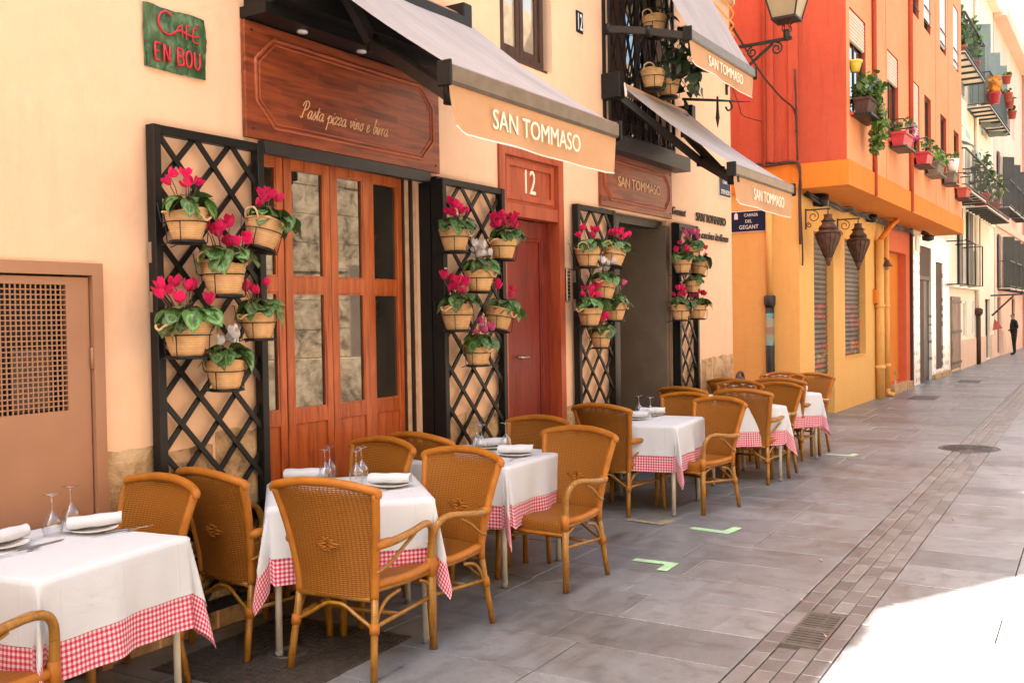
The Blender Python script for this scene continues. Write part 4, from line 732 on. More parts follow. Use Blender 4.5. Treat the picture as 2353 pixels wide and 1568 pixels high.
# raised wall lettering on the cream wall
N1=tag(lettering('SAN TOMMASO',.1,MT['anth'],None,(10.60,-.018,2.69),fit=(.90,.095),ext=.008,name='wall_lettering'),'dark raised block capitals on the cream wall under the blue street sign','lettering')
N2=tag(lettering('Gourmet',.1,MT['anth'],None,(9.66,-.018,2.70),fit=(.36,.085),ext=.008,shear=.3,name='wall_lettering'),'small dark raised script word beside the second wooden sign','lettering')
N3=tag(lettering('La cucina italiana',.1,MT['anth'],None,(10.62,-.018,2.50),fit=(1.02,.085),ext=.008,shear=.3,name='wall_lettering'),'dark raised script line on the cream wall behind the farthest trellis flowers','lettering')
# number tile, street signs, intercom
T=thing('number_tile','small black and white house number tile high on the cream wall','number tile',(7.53,-.012,4.08)); part('tile',MB().box(7.475,7.59,-.012,-.001,4.07,4.255,.002),MT['black'],T,True); part('tile_face',MB().box(7.482,7.583,-.014,-.0125,4.078,4.247),MT['bluesign'],T,True); lettering('12',.15,MT['signwhite'],T,(7.533,-.0155,4.163),fit=(.078,.14),ext=.001)['kind']='stuff'
E1=thing('street_sign','navy enamel street sign half hidden by the awning on the cream wall','street sign',(11.05,-.01,2.99)); part('plate',MB().box(10.86,11.24,-.014,-.002,2.985,3.255,.002),MT['signwhite'],E1,True); part('face',MB().box(10.868,11.232,-.0165,-.0145,2.993,3.247),MT['bluesign'],E1,True); lettering("D'EN BOU",.08,MT['signwhite'],E1,(11.06,-.018,3.045),fit=(.27,.055),ext=.0012); lettering('CARRER',.06,MT['signwhite'],E1,(11.07,-.018,3.16),fit=(.19,.042),ext=.0012); part('crest',MB().lathe([(.0,-.001),(.028,-.001),(.028,.001)],6,(10.91,-.018,3.20)),MT['signwhite'],E1,True)
E2=thing('street_sign','navy enamel street sign on the ochre side wall of the orange building','street sign',(14.085,.73,2.84)); part('plate',MB().box(14.084,14.098,.475,1.07,2.825,3.14,.002),MT['signwhite'],E2,True); part('face',MB().box(14.0815,14.0835,.485,1.06,2.835,3.13),MT['bluesign'],E2,True)
for t,z,w,h in (('CARRER',3.075,.21,.045),('DEL',2.985,.10,.045),('GEGANT',2.90,.29,.058)): lettering(t,.08,MT['signwhite'],E2,(14.08,.735 if t!='CARRER' else .70,z),rot=(PI/2,0,-PI/2),fit=(w,h),ext=.0012)
m=MB()
for k in range(3): m.lathe([(.0,-.001),(.03-.006*k,-.001),(.03-.006*k,.001)],5,(0,0,0))
part('crest',MB().box(14.0795,14.081,.90,.955,3.02,3.10).box(14.0793,14.0808,.915,.94,3.10,3.118),MT['signwhite'],E2,True)
I=thing('intercom_panel','narrow steel intercom panel beside the red door','intercom',(7.235,-.01,1.75)); part('panel',MB().box(7.205,7.265,-.028,-.002,1.74,2.02,.004),MT['steel'],I,True); m=MB()
for k in range(8): m.box(7.215,7.255,-.032,-.0285,1.77+k*.03,1.785+k*.03)
part('buttons',m,MT['anth'],I,True)
# ------------------------------------------------------------------ awnings
def quad_sheet(a,b,c,d,n=8,sag=.0):
    P=[]
    for i in range(n+1):
        t=i/n; A=Vector(a).lerp(Vector(d),t); B=Vector(b).lerp(Vector(c),t); P.append([A.lerp(B,j/10)+Vector((0,0,-sag*math.sin(PI*t)*(1+.2*math.sin(j*1.3)))) for j in range(11)])
    return P
def awning(x0,x1,yr,zr,yf,zf,val,label,arms,txt,txw,txh,xoff=0,rollr=.05):
    A=thing('awning',label,'awning',(x0,yr,zr))
    part('canvas',MB().grid(quad_sheet((x0+.03,yr,zr+rollr),(x1-.03,yr,zr+rollr),(x1-.03,yf,zf+.05),(x0+.03,yf,zf+.05),10,.04)),MT['canvas'],A,True)
    part('roller',MB().tube([(x0+.02,yr,zr),(x1-.02,yr,zr)],rollr,14),MT['valance'],A,True)
    part('front_bar',MB().box(x0,x1,yf-.035,yf+.03,zf-.045,zf+.05,.012),MT['bronze'],A,True)
    part('end_cap',MB().box(x0-.018,x0-.001,yf-.045,yf+.04,zf-.06,zf+.065,.006),MT['black'],A,True); part('end_cap',MB().box(x1+.001,x1+.018,yf-.045,yf+.04,zf-.06,zf+.065,.006),MT['black'],A,True)
    P=[];Nx=40
    for i in range(Nx+1):
        t=i/Nx; x=x0+.012+(x1-x0-.024)*t; w=.010*math.sin(t*9)+.012*math.sin(t*21+1)*.5; drop=val*(1-.16*max(0,1-t/.06)**2-.05*max(0,(t-.93)/.07)) ; P.append([(x+(.05*(k/8)**2*(max(0,1-t/.12))),yf-.012-w*(k/8)-.02*(k/8)*math.sin(t*5),zf-.045-drop*k/8) for k in range(9)])
    part('valance',MB().grid(P),MT['valance'],A,True); part('hem',MB().tube([Vector(p[-1]) for p in P],.005,5),MT['hem'],A,True)
    xc=(x0+x1)/2+xoff; lettering(txt,.15,MT['letter'],A,(xc,yf-.038,zf-.045-val*.5),rot=(PI/2,0,0),fit=(txw,txh),ext=.0015)
    for pts in arms:
        a=bpy.data.objects.new('folding_arm',None); COL.objects.link(a); a.parent=A; a.location=(0,0,0)
        for k in range(len(pts)-1):
            mb=MB().bar(pts[k],pts[k+1],.055,.06); mb.v=[tuple(Vector(v)-Vector((x0,yr,zr))) for v in mb.v]; link('arm_segment',mb.mesh('arm_segment'),MT['anth'],a)
        for p in pts: link('arm_joint',MB().lathe([(.036,-.045),(.036,.045)],12,tuple(Vector(p)-Vector((x0,yr,zr)))).mesh('arm_joint'),MT['black'],a)
    for x in (x0,x1): part('wall_bracket',MB().box(x-.05,x+.05,yr-.09,-.002,zr-.13,zr+.10,.008),MT['black'],A,True)
    return A
awning(3.78,5.58,-.10,3.68,-1.30,2.77,.228,'wide grey awning with lettered valance over the folding doors, nearest of the three',[[(4.05,-.32,3.58),(4.36,-.36,3.20),(3.86,-1.27,2.69)],[(5.42,-.12,3.56),(4.95,-.62,3.02),(5.50,-1.27,2.72)]],'SAN TOMMASO',.92,.10,-.09)
awning(7.98,9.68,-.10,3.70,-1.20,2.83,.235,'lower grey awning with lettered valance over the open doorway',[[(8.02,-.13,3.60),(8.55,-.70,3.02),(8.06,-1.17,2.76)],[(9.55,-.13,3.50),(8.95,-.75,2.97),(8.10,-1.19,2.78)]],'SAN TOMMASO',.88,.10,.05)
A3=awning(7.98,9.68,-.10,5.45,-.82,4.03,.205,'small upper awning with lettered valance in front of the window grille',[[(7.98,-.06,4.20),(8.0,-.45,4.12),(8.0,-.80,4.02)],[(9.62,-.06,4.20),(9.66,-.45,4.12),(9.66,-.80,4.02)]],'SAN TOMMASO',.9,.095,.0)
K=thing('pull_cord','short white cord loop hanging from the lower awning bracket','cord',(7.98,-.22,3.66)); part('loop',MB().tube([(7.99,-.21,3.70),(7.975,-.22,3.64),(7.985,-.22,3.58),(8.005,-.22,3.59),(8.0,-.22,3.64),(7.985,-.21,3.68)],.006,6,3),MT['hem'],K,True)
# ------------------------------------------------------------------ trellises
def clip_line(p,d,x0,x1,z0,z1):
    t0,t1=-1e9,1e9
    for o,dd,a,b in ((p[0],d[0],x0,x1),(p[1],d[1],z0,z1)):
        ta,tb=(a-o)/dd,(b-o)/dd; t0=max(t0,min(ta,tb)); t1=min(t1,max(ta,tb))
    return (t0,t1) if t1-t0>.03 else None
def trellis(x0,x1,z0,z1,label,px,pz,y=-.05,hinge=True,ph=0):
    T=thing('trellis',label,'trellis',(x0,y,z0),group='black lattice trellis gates on the restaurant front'); w=.045; hx=.022
    for a,b in ((x0,x0+w),(x1-w,x1)): part('post',MB().box(a,b,y-.03,y+.03,z0,z1,.003),MT['black'],T,True)
    part('top_rail',MB().box(x0+w,x1-w,y-.025,y+.025,z1-w,z1,.003),MT['black'],T,True); part('bottom_rail',MB().box(x0+w,x1-w,y-.025,y+.025,z0,z0+w,.003),MT['black'],T,True)
    a,b,c,d=x0+w*.8,x1-w*.8,z0+w*.8,z1-w*.8; s=pz/px
    for sg,yy in ((1,y-.009),(-1,y+.006)):
        k0=-30
        for k in range(-30,30):
            p=(a+k*px+ph,d); r=clip_line(p,(1,-sg*s),a,b,c,d) if sg==1 else clip_line(p,(1,s),a,b,c,d)
            if not r: continue
            dz=-s if sg==1 else s; A=(p[0]+r[0],yy,p[1]+dz*r[0]); B=(p[0]+r[1],yy,p[1]+dz*r[1]); part('slat',MB().bar(A,B,.027,.012,(0,1,0)),MT['black'],T,True)
    if hinge:
        for z in (z1-.62,z1-.86,z0+.55):
            part('hinge',MB().box(x0-.004,x0-.0005,y-.0,y+.028,z-.05,z+.05),MT['steel'],T,True)
    return T
TR=[trellis(3.06,3.772,.12,2.57,'black diamond trellis with six flower pots, beside the brown utility door',.232,.262),
 trellis(5.33,6.18,.12,2.575,'black diamond trellis with six flower pots between folding doors and red door',.27,.29,hinge=False),
 trellis(7.32,8.04,.12,2.57,'black diamond trellis with six flower pots beside the intercom panel',.25,.285),
 trellis(9.44,10.05,.12,2.57,'black diamond trellis with six flower pots under the raised wall lettering',.235,.285,hinge=False)]
for x,lab,y0 in ((5.30,'tall black folded gate post between folding doors and trellis',-.16),(9.385,'tall black folded gate post at the right of the open doorway',-.14)):
    G=thing('gate_post',lab,'gate post',(x,y0,0)); part('post',MB().box(x-.015,x+.03,y0,-.058,.05,2.55,.003),MT['black'],G,True); part('latch',MB().lathe([(0,-.012),(.014,-.012),(.014,.002)],10,(x,y0,1.95)),MT['steel'],G,True)
# ------------------------------------------------------------------ window grille
GR=thing('window_grille','black iron lattice cage over the upper window behind the awnings','window grille',(7.97,-.02,3.10)); gx0,gx1,gz0,gz1,gy=7.98,9.42,3.28,5.1,-.07
m=MB()
for x in (gx0,gx1):
    for y in (gy,-.01): m.bar((x,y,gz0),(x,y,gz1),.028,.028)
for z in (gz0,gz1): m.bar((gx0,gy,z),(gx1,gy,z),.028,.028); m.bar((gx0,gy,z),(gx0,-.005,z),.028,.028); m.bar((gx1,gy,z),(gx1,-.005,z),.028,.028)
part('cage_frame',m,MT['black'],GR,True)
for sg in (1,-1):
    for k in range(-20,24):
        p=(gx0+k*.17,gz1); r=clip_line(p,(1,-2.6*sg),gx0,gx1,gz0,gz1)
        if r: part('bar',MB().bar((p[0]+r[0],gy-.004*sg,p[1]-2.6*sg*r[0]),(p[0]+r[1],gy-.004*sg,p[1]-2.6*sg*r[1]),.014,.010,(0,1,0)),MT['black'],GR,True)
m=MB()
for k in range(11):
    cx=gx0+.1+k*.125; m.tube([(cx+.035*math.cos(a*PI/5),gy-.012,3.36+.045*math.sin(a*PI/5)) for a in range(10)],.006,5,closed=True)
part('scrollwork',m,MT['black'],GR,True)
HK=thing('iron_hook_bracket','wrought iron spear bracket sticking out below the upper awning','bracket',(9.42,-.2,3.72)); part('rod',MB().tube([(9.35,-.2,3.80),(9.6,-.45,3.80),(9.9,-.72,3.80)],[.014,.014,.004],6),MT['iron'],HK,True); part('spear',MB().tube([(9.62,-.47,3.84),(9.62,-.47,3.70),(9.62,-.47,3.62),(9.62,-.47,3.52)],[.010,.014,.022,.002],6),MT['iron'],HK,True); part('curl',MB().tube([(9.72,-.56,3.80),(9.75,-.58,3.74),(9.71,-.55,3.70),(9.69,-.53,3.74)],.01,6,3),MT['iron'],HK,True)
# ------------------------------------------------------------------ cyclamen baskets
def leaf_mesh():
    out=[(0,0),(-.10,.16),(-.06,.36),(.14,.50),(.42,.48),(.72,.30),(1.0,0)]; m=MB(); vs=[]; mid=[0,.05,.15,.3,.5,.75,1.0]
    def zz(x,y): return -.28*x*x+.16*abs(y)-.25*y*y+.02*math.sin(x*17+y*13)
    for (x,y) in out: vs.append((x,y,zz(x,y)))
    for x in mid: vs.append((x,0,zz(x,0)-.03))
    for (x,y) in out: vs.append((x,-y,zz(x,y)))
    fs=[]
    for i in range(6): fs.append((i,i+1,8+i,7+i)); fs.append((7+i,8+i,15+i,14+i))
    return MB().add(vs,fs,None,True).mesh('leaf',False)
LEAF=leaf_mesh()
def petal_mesh():
    m=MB()
    for k in range(5):
        a=2*PI*k/5+.2*(k%2); c,s=math.cos(a),math.sin(a); P=[]
        for (u,w,h) in ((.10,.10,-.05),(.30,.26,.16),(.46,.36,.46),(.56,.33,.76),(.62,.08,.98)):
            row=[]
            for t in (-1,0,1): tx=u+.05*(1-t*t); ty=w*t*1.05; tw=h*.35; x,y=tx*math.cos(tw)-ty*math.sin(tw),tx*math.sin(tw)+ty*math.cos(tw); row.append((x*c-y*s,x*s+y*c,h-.05*t*t))
            P.append(row)
        m.grid(P)
    m.lathe([(.0,-.16),(.09,-.12),(.10,-.02),(.06,.05)],6); return m.mesh('flower',False)
PET={}
for k in ('magenta','wpetal','ppetal'): PET[k]=petal_mesh(); PET[k].materials.append(MT[k])
LEAVES={}
for k in ('leaf','leaf2','ivy','redleaf'): LEAVES[k]=LEAF.copy(); LEAVES[k].name='leaf'; LEAVES[k].materials.append(MT[k])
def basket_mesh(sd):
    r=random.Random(sd); prof=[]; h=.145
    for i in range(21):
        t=i/20; rad=.064+.040*t+.004*math.sin(t*3); prof.append((rad+.0011*math.sin(t*h/.0105*2*PI),h*t))
    m=MB(); seg=28; vs=[]
    for rad,z in prof:
        for k in range(seg): a=2*PI*k/seg; w=(z/h)**3*(.006*math.sin(2*a+sd)+.005*math.sin(3*a+sd*2)); vs.append(((rad+w)*math.cos(a),(rad+w)*math.sin(a),z+(z/h)**4*.010*math.sin(2*a+sd*1.7)))
    fs=[(i*seg+k,i*seg+(k+1)%seg,(i+1)*seg+(k+1)%seg,(i+1)*seg+k) for i in range(20) for k in range(seg)]+[tuple(range(seg-1,-1,-1))]
    m.add(vs,fs,None,True); rim=[vs[20*seg+k] for k in range(seg)]; m.tube([(x*1.0,y*1.0,z) for x,y,z in rim],.0065,6,closed=True); return m.mesh('basket',False)
BASK=[basket_mesh(s) for s in range(4)]
for b in BASK: b.materials.append(MT['basket'])
SOIL=MB().lathe([(.093,.118),(.05,.124),(0,.126)],16).mesh('soil'); SOIL.materials.append(MT['soil'])
def handle_mesh(k,side):
    m=MB()
    for sg in (side,):
        if k==1: P=[(sg*.100,-.045,.140),(sg*.118,-.035,.175),(sg*.112,0,.192),(sg*.118,.035,.175),(sg*.100,.045,.140)]
        elif k==2: P=[(sg*.102,-.04,.142),(sg*.140,-.03,.135),(sg*.152,0,.115),(sg*.140,.03,.135),(sg*.102,.04,.142)]
        else: P=[(sg*.07,-.082,.138),(sg*.05,-.112,.125),(sg*.0,-.118,.098),(-sg*.03,-.108,.125),(-sg*.045,-.095,.140)] if sg==1 else [(.1,.03,.14),(.135,.02,.13),(.14,-.02,.13),(.1,-.03,.14)]
        m.tube(P,.006,6,4)
    return m.mesh('handle',False)
HAND=[[handle_mesh(k,sd) for sd in (-1,1)] for k in range(3)]
for h in HAND:
    for hh in h: hh.materials.append(MT['rope'])
def holder_mesh():
    m=MB(); ring=lambda r,z:[(r*math.cos(a*PI/12),r*math.sin(a*PI/12),z) for a in range(24)]
    m.tube(ring(.103,.092),.0028,5,closed=True); m.tube(ring(.092,-.006),.0028,5,closed=True)
    for k in range(4): a=PI/8+k*PI/2; m.tube([(.104*math.cos(a),.104*math.sin(a),.094),(.098*math.cos(a),.098*math.sin(a),-.006)],.0026,5)
    for sg in (-1,1): m.tube([(sg*.05,.095,.09),(sg*.05,.115,.10),(sg*.05,.135,.19),(sg*.05,.15,.19)],.0026,5); m.tube([(sg*.04,.085,-.006),(sg*.04,.14,-.02)],.0026,5)
    return m.mesh('wire_holder',False)
HOLD=holder_mesh(); HOLD.materials.append(MT['blackwire']); TRAY=MB().lathe([(.0,-.012),(.080,-.012),(.086,.004),(.080,.004),(.076,-.004)],20).mesh('saucer'); TRAY.materials.append(MT['black'])
def planter(x,z,label,flower='magenta',nf=5,tilt=(0,0),hand=0,sc=1.0,nl=20,y=-.215,seed=1,leafk='leaf',lean=0,fsp=.05):
    r=random.Random(seed); T=thing('flower_basket',label,'flower basket',(x,y,z),0,'cyclamen baskets hung on the trellises'); T.rotation_euler=(tilt[0],tilt[1],r.uniform(-.4,.4)); sc*=r.uniform(.93,1.07); T.scale=(sc,sc,sc); T.rotation_euler[2]=r.uniform(-.22,.22)
    link('basket',BASK[seed%4],None,T); link('soil',SOIL,None,T); [link('handle',hh,None,T) for hh in HAND[hand%3]]; link('wire_holder',HOLD,None,T); link('saucer',TRAY,None,T)
    stems=MB()
    for k in range(nl):
        a=2*PI*(k*.381966+r.random()*.08); d=math.sqrt((k+.5)/nl); rr=.03+.118*d; s=r.uniform(.058,.110)*(1 if k>2 else .8); h=.180+.05*(1-d)+r.uniform(-.012,.014)
        px,py=rr*math.cos(a)*1.0+lean*d*.05,rr*math.sin(a)*.85-.022; o=link('leaf',LEAVES[leafk],None,T,(px-.35*s*math.cos(a),py-.35*s*math.sin(a),h),(r.uniform(-.55,.55),.05+.85*d*d+r.uniform(-.4,.4),a+r.uniform(-.8,.8))); o.scale=(s,s*r.uniform(.95,1.2),s)
        stems.tube([(px*.25,py*.25,.12),(px*.6,py*.6,h-.02),(px-.3*s*math.cos(a),py-.3*s*math.sin(a),h-.004)],.0022,4)
    for k in range(int(nf*1.6+.5)):
        a=r.uniform(0,2*PI); rr=math.sqrt(r.uniform(.05,1))*fsp*1.3; px,py=rr*math.cos(a)*1.35+lean*.03,rr*math.sin(a)*.8-.01; h=r.uniform(.225,.315); s=r.uniform(.036,.050); o=link('flower',PET[flower],None,T,(px,py,h),(r.uniform(-.6,.6),r.uniform(-.6,.6),r.uniform(0,6.28))); o.scale=(s*r.uniform(.8,1.15),s*r.uniform(.8,1.15),s*r.uniform(.85,1.25))
        stems.tube([(px*.3,py*.3,.13),(px*.7,py*.7,h-.05),(px,py,h-.008)],.0022,4)
    part('stems',stems,MT['stem'],T)
    return T
# X, Z of the basket foot on its trellis
PL=[
(3.136,1.997,'top left','on the trellis beside the utility door','magenta',4,0),(3.599,1.985,'top right, tilted outward','on the trellis beside the utility door','magenta',4,1),(3.355,1.741,'upper middle','on the trellis beside the utility door','magenta',8,1),(3.12,1.445,'lower left','on the trellis beside the utility door','magenta',7,2),(3.58,1.517,'lower right','on the trellis beside the utility door','magenta',3,2),(3.355,1.271,'bottom','on the trellis beside the utility door','wpetal',3,1),
(5.338,2.057,'top left','between folding doors and red door','magenta',6,0),(5.928,2.029,'top right','between folding doors and red door','magenta',10,2),(5.625,1.792,'upper middle','between folding doors and red door','wpetal',5,0),(5.347,1.53,'lower left','between folding doors and red door','magenta',6,2),(5.844,1.52,'lower right','between folding doors and red door','magenta',3,0),(5.589,1.283,'bottom','between folding doors and red door','ppetal',6,0),
(7.229,2.023,'top left','beside the intercom panel','magenta',4,1),(7.699,2.047,'top right','beside the intercom panel','magenta',7,1),(7.499,1.752,'upper middle','beside the intercom panel','wpetal',5,2),(7.253,1.531,'lower left','beside the intercom panel','magenta',5,2),(7.719,1.57,'lower right','beside the intercom panel','ppetal',5,0),(7.446,1.342,'bottom','beside the intercom panel','magenta',6,1),
(9.464,2.162,'top back','below the raised wall lettering','ppetal',7,0),(9.253,2.03,'upper left','below the raised wall lettering','magenta',3,1),(9.674,2.024,'upper right','below the raised wall lettering','magenta',3,0),(9.513,1.84,'middle, without flowers,','below the raised wall lettering','magenta',0,0),(9.194,1.56,'lower left','below the raised wall lettering','magenta',6,0),(9.648,1.569,'lower right','below the raised wall lettering','magenta',4,1)]
CN={'magenta':'magenta','wpetal':'white','ppetal':'pink'}
for i,(x,z,pos,where,fl,nf,hd) in enumerate(PL):
    tl=(0,0)
    if i==1: tl=(.10,.22)
    if i in (10,13,14,20): tl=(.05,.16)
    planter(x,z,f'{pos} basket of {CN[fl] if nf else "green"} cyclamen {where}',fl,nf,tl,hd,(1.08 if i in (2,3,9,15) else .98 if i!=21 else .8),26 if i<12 else 22,-.215,i+11,'leaf' if i%3 else 'leaf',lean=(.9 if i in(1,7,10,20) else 0),fsp=.085 if nf>6 else .072)
for i,(x,z,y,lab) in enumerate([(8.65,4.27,-.21,'shaded rope basket hung high on the window grille'),(8.61,3.76,-.21,'rope basket hung low on the window grille, nearer one'),(8.97,3.75,-.21,'rope basket hung low on the window grille, farther one')]):
    planter(x,z,lab,'magenta',0,(0,0),1,1.15,8,y,60+i,'ivy')
# trailing dark plant on the grille
IV=thing('grille_plant','dark green and red leaved plant trailing from the window grille','plant',(9.05,-.22,3.98)); r=random.Random(9); m=MB()
for k in range(90):
    p=Vector((r.uniform(-.42,.42),r.uniform(-.28,.02),r.gauss(.12,.17))); s=r.uniform(.07,.12); o=link('leaf',LEAVES['redleaf' if (p.x>.12 and p.z>.05 and r.random()<.75) else 'ivy'],None,IV,p,(r.uniform(-1,1),r.uniform(0,1.6),r.uniform(0,6.3))); o.scale=(s,s,s)
    if k%3==0: m.tube([(p.x*.2,-.05,.0),(p.x*.6,p.y*.6,p.z+.05),tuple(p)],.004,4,2)
part('stems',m,MT['stem'],IV)
# ------------------------------------------------------------------ lanterns
SL=thing('street_lantern','traditional street lantern on a scrolled iron bracket at the building corner','street lamp',(11.15,-.02,4.500))
lx,ly,lz=11.12,-.74,4.880; SZ=Vector((0,0,-.10))
m=MB(); m.bar((11.15,-.002,4.730),(11.12,-.80,4.730),.03,.035); m.bar((11.15,-.01,4.300),(11.12,-.58,4.700),.025,.03); m.bar((11.15,-.012,4.200),(11.15,-.012,4.820),.03,.02); part('bracket',m,MT['iron'],SL,True)
def spiral(c,r0,turns,dirn,ph,n=22): return [(c[0],c[1]+r0*(1-.72*i/n)*math.cos(ph+dirn*2*PI*turns*i/n),c[2]+r0*(1-.72*i/n)*math.sin(ph+dirn*2*PI*turns*i/n)) for i in range(n+1)]
for c,r0,d in (((11.145,-.16,4.590),.085,1),((11.14,-.33,4.645),.06,-1),((11.13,-.62,4.640),.07,1)): part('scroll',MB().tube(spiral(c,r0,1.4,d,PI/2),.011,6),MT['iron'],SL,True)
part('boss',MB().lathe([(.0,-.05),(.03,-.05),(.04,-.01),(.04,.05),(.025,.07),(0,.075)],12,(11.12,-.74,4.760)),MT['iron'],SL,True)
m=MB()
for k in range(4): a=PI/4+k*PI/2; c,s=math.cos(a),math.sin(a); m.tube([(lx+.02*c,ly+.02*s,4.800),(lx+.06*c,ly+.06*s,4.830),(lx+.05*c,ly+.05*s,4.890),(lx+.11*c,ly+.11*s,4.930)],.008,5,3)
part('cradle',m,MT['iron'],SL,True)
def frustum(mb,cx,cy,z0,z1,a,b):
    vs=[(cx+sx*a,cy+sy*a,z0) for sx,sy in ((-1,-1),(1,-1),(1,1),(-1,1))]+[(cx+sx*b,cy+sy*b,z1) for sx,sy in ((-1,-1),(1,-1),(1,1),(-1,1))]; return mb.add(vs,[(0,1,5,4),(1,2,6,5),(2,3,7,6),(3,0,4,7)])
MT['lampglass']=pm('frosted_lamp_glass',(.36,.275,.165),(.31,.235,.135),.35,5,40,.03)
part('base_tray',MB().box(lx-.14,lx+.14,ly-.14,ly+.14,4.930,4.955),MT['iron'],SL,True)
f=frustum(MB(),lx,ly,4.956,5.400,.128,.235); part('glass',f,MT['lampglass'],SL,True)
m=MB()
for sx in (-1,1):
    for sy in (-1,1): m.bar((lx+sx*.131,ly+sy*.131,4.950),(lx+sx*.239,ly+sy*.239,5.400),.014,.014)
m.box(lx-.255,lx+.255,ly-.255,ly+.255,5.400,5.430); frustum(m,lx,ly,5.430,5.620,.245,.06); m.lathe([(.06,0),(.06,.06),(.03,.1),(.03,.16),(0,.18)],10,(lx,ly,5.620)); part('roof',m,MT['iron'],SL,True)
def moor(x,y,z,label,xs):
    L=thing('moorish_lantern',label,'lantern',(x,-.02,z)); c=(x,y,z)
    sc=.5/.6; body=[(.0,-.375),(.022,-.36),(.03,-.30),(.05,-.27),(.045,-.25),(.10,-.10),(.145,.02),(.16,.09),(.155,.12),(.14,.135),(.115,.15),(.105,.17),(.12,.185),(.115,.2),(.085,.23),(.075,.26),(.085,.28),(.055,.32),(.05,.35),(.06,.375),(.02,.385)]
    part('body',MB().lathe([(r*1.1,h) for r,h in body],14,c),MT['rust'],L,True)
    m=MB()
    for k in range(14):
        a=2*PI*k/14; m.tube([(c[0]+r_*1.12*math.cos(a),c[1]+r_*1.12*math.sin(a),c[2]+h) for r_,h in ((.045,-.25),(.10,-.10),(.145,.02),(.16,.09))],.005,4)
    for h,r_ in ((.105,.162),(.17,.118),(.28,.088)): m.tube([(c[0]+r_*1.12*math.cos(a*PI/10),c[1]+r_*1.12*math.sin(a*PI/10),c[2]+h) for a in range(20)],.008,5,closed=True)
    part('ribs',m,MT['iron'],L,True)
    part('hook',MB().tube([(x,y,z+.38),(x,y,z+.46)],.008,6),MT['iron'],L,True)
    part('bracket',MB().tube([(x,-.003,z+.46),(x,y-.03,z+.46)],.011,6).tube([(x,-.01,z+.18),(x,-.01,z+.48)],.011,6),MT['rust'],L,True)
    for cc,r0,d in (((x,-.12,z+.36),.085,1),((x,-.06,z+.24),.04,-1)): part('scroll',MB().tube(spiral(cc,r0,1.3,d,PI/2),.007,5),MT['rust'],L,True)
moor(14.42,-.33,2.66,'rusty moorish metal lantern in front of the door shutter, nearer of the pair',0); moor(16.25,-.33,2.66,'rusty moorish metal lantern in front of the window shutter, farther of the pair',0)
WL=thing('wall_lamp','small bell shaped wall lamp beside the coral doorway','wall lamp',(19.0,-.02,2.45)); part('arm',MB().tube([(19.2,-.02,2.55),(19.15,-.14,2.62),(19.05,-.2,2.58)],.014,6,3),MT['rust'],WL,True); part('shade',MB().lathe([(.11,-.06),(.1,-.05),(.05,.01),(.035,.06),(0,.07)],16,(19.05,-.2,2.52)),MT['rust'],WL,True); part('bulb',MB().lathe([(0,-.05),(.035,-.03),(.04,.01),(.02,.04)],12,(19.05,-.2,2.43)),MT['lampglass'],WL,True)
# overhead cables
def cable(name,pts,r,label,mat='brown_wood'): tag(part(name,MB().tube(pts,r,6,6),MT[mat]),label,'cable')
cable('cable',[(11.28,-.03,5.05),(11.9,-.02,4.86),(12.8,.05,4.72),(13.6,.08,4.62),(14.03,.03,4.52),(14.02,0,4.2)],.014,'thick twisted cable sagging from the cream building to the orange one')
cable('cable',[(11.25,-.03,4.35),(12.2,.2,4.27),(13.2,.5,4.36),(14.05,.52,4.42)],.006,'thin cable crossing the red side wall behind the lantern bracket')
r=random.Random(21)
for k,lab in enumerate(('uppermost looping cable under the cream cornice','second looping cable under the cream cornice','third looping cable under the cream cornice','lowest looping cable under the cream cornice')):
    z=5.35-.13*k; cable('cable',[(9.8,-.04,z+.25),(10.2,-.05,z+.16+r.uniform(-.03,.03)),(10.6,-.06,z+.05+r.uniform(-.04,.04)),(11.0,-.07,z-.02+r.uniform(-.05,.05)),(11.27,-.06,z-.05),(11.31,.02,z-.12)],.011,lab,'ochre')
CM=thing('corner_moulding','cream plaster cornice moulding at the top right corner of the restaurant','moulding',(9.75,-.05,5.45)); part('moulding',MB().box(9.75,11.36,-.10,-.002,5.42,5.52).box(9.75,11.34,-.06,-.002,5.30,5.419),MT['cream'],CM,True)
# flower boxes on the orange building
def foliage(parent,c,rx,ry,rz,n,s0,s1,key,seed,drop=0):
    r=random.Random(seed); m=MB()
    for k in range(n):
        while 1:
            p=Vector((r.uniform(-1,1),r.uniform(-1,1),r.uniform(-1,1)))
            if p.length<1: break
        q=Vector(c)+Vector((p.x*rx,p.y*ry,p.z*rz)); s=r.uniform(s0,s1); e=Matrix.Rotation(r.uniform(0,6.3),3,'Z')@Matrix.Rotation(r.uniform(-.3,1.6),3,'Y')@Matrix.Rotation(r.uniform(-1,1),3,'X')
        m.add([q+e@(v.co*s) for v in LEAF.vertices],[tuple(f.vertices) for f in LEAF.polygons],None,True)
    o=part('foliage',m,MT[key],parent,True,False); return stuff(o)
MT['spray']=leaf('bright_foliage',(.05,.12,.015),(.14,.24,.03),(.2,.28,.06)); MT['mauve']=petal('mauve_petal',(.5,.05,.35),(.4,.03,.3)); MT['orangeleaf']=petal('orange_leaf',(.75,.25,.03),(.6,.3,.04)); MT['yellowpot']=pm('yellow_plastic',(.72,.55,.06),None,.4,6,60,0); MT['purplepot']=pm('purple_plastic',(.42,.05,.36),None,.4,6,60,0); MT['redpot']=pm('red_pot',(.50,.03,.035),(.4,.02,.03),.5,9,60,.1); MT['whitepot']=pm('white_pot',(.75,.70,.64),None,.5,9,60,.1)
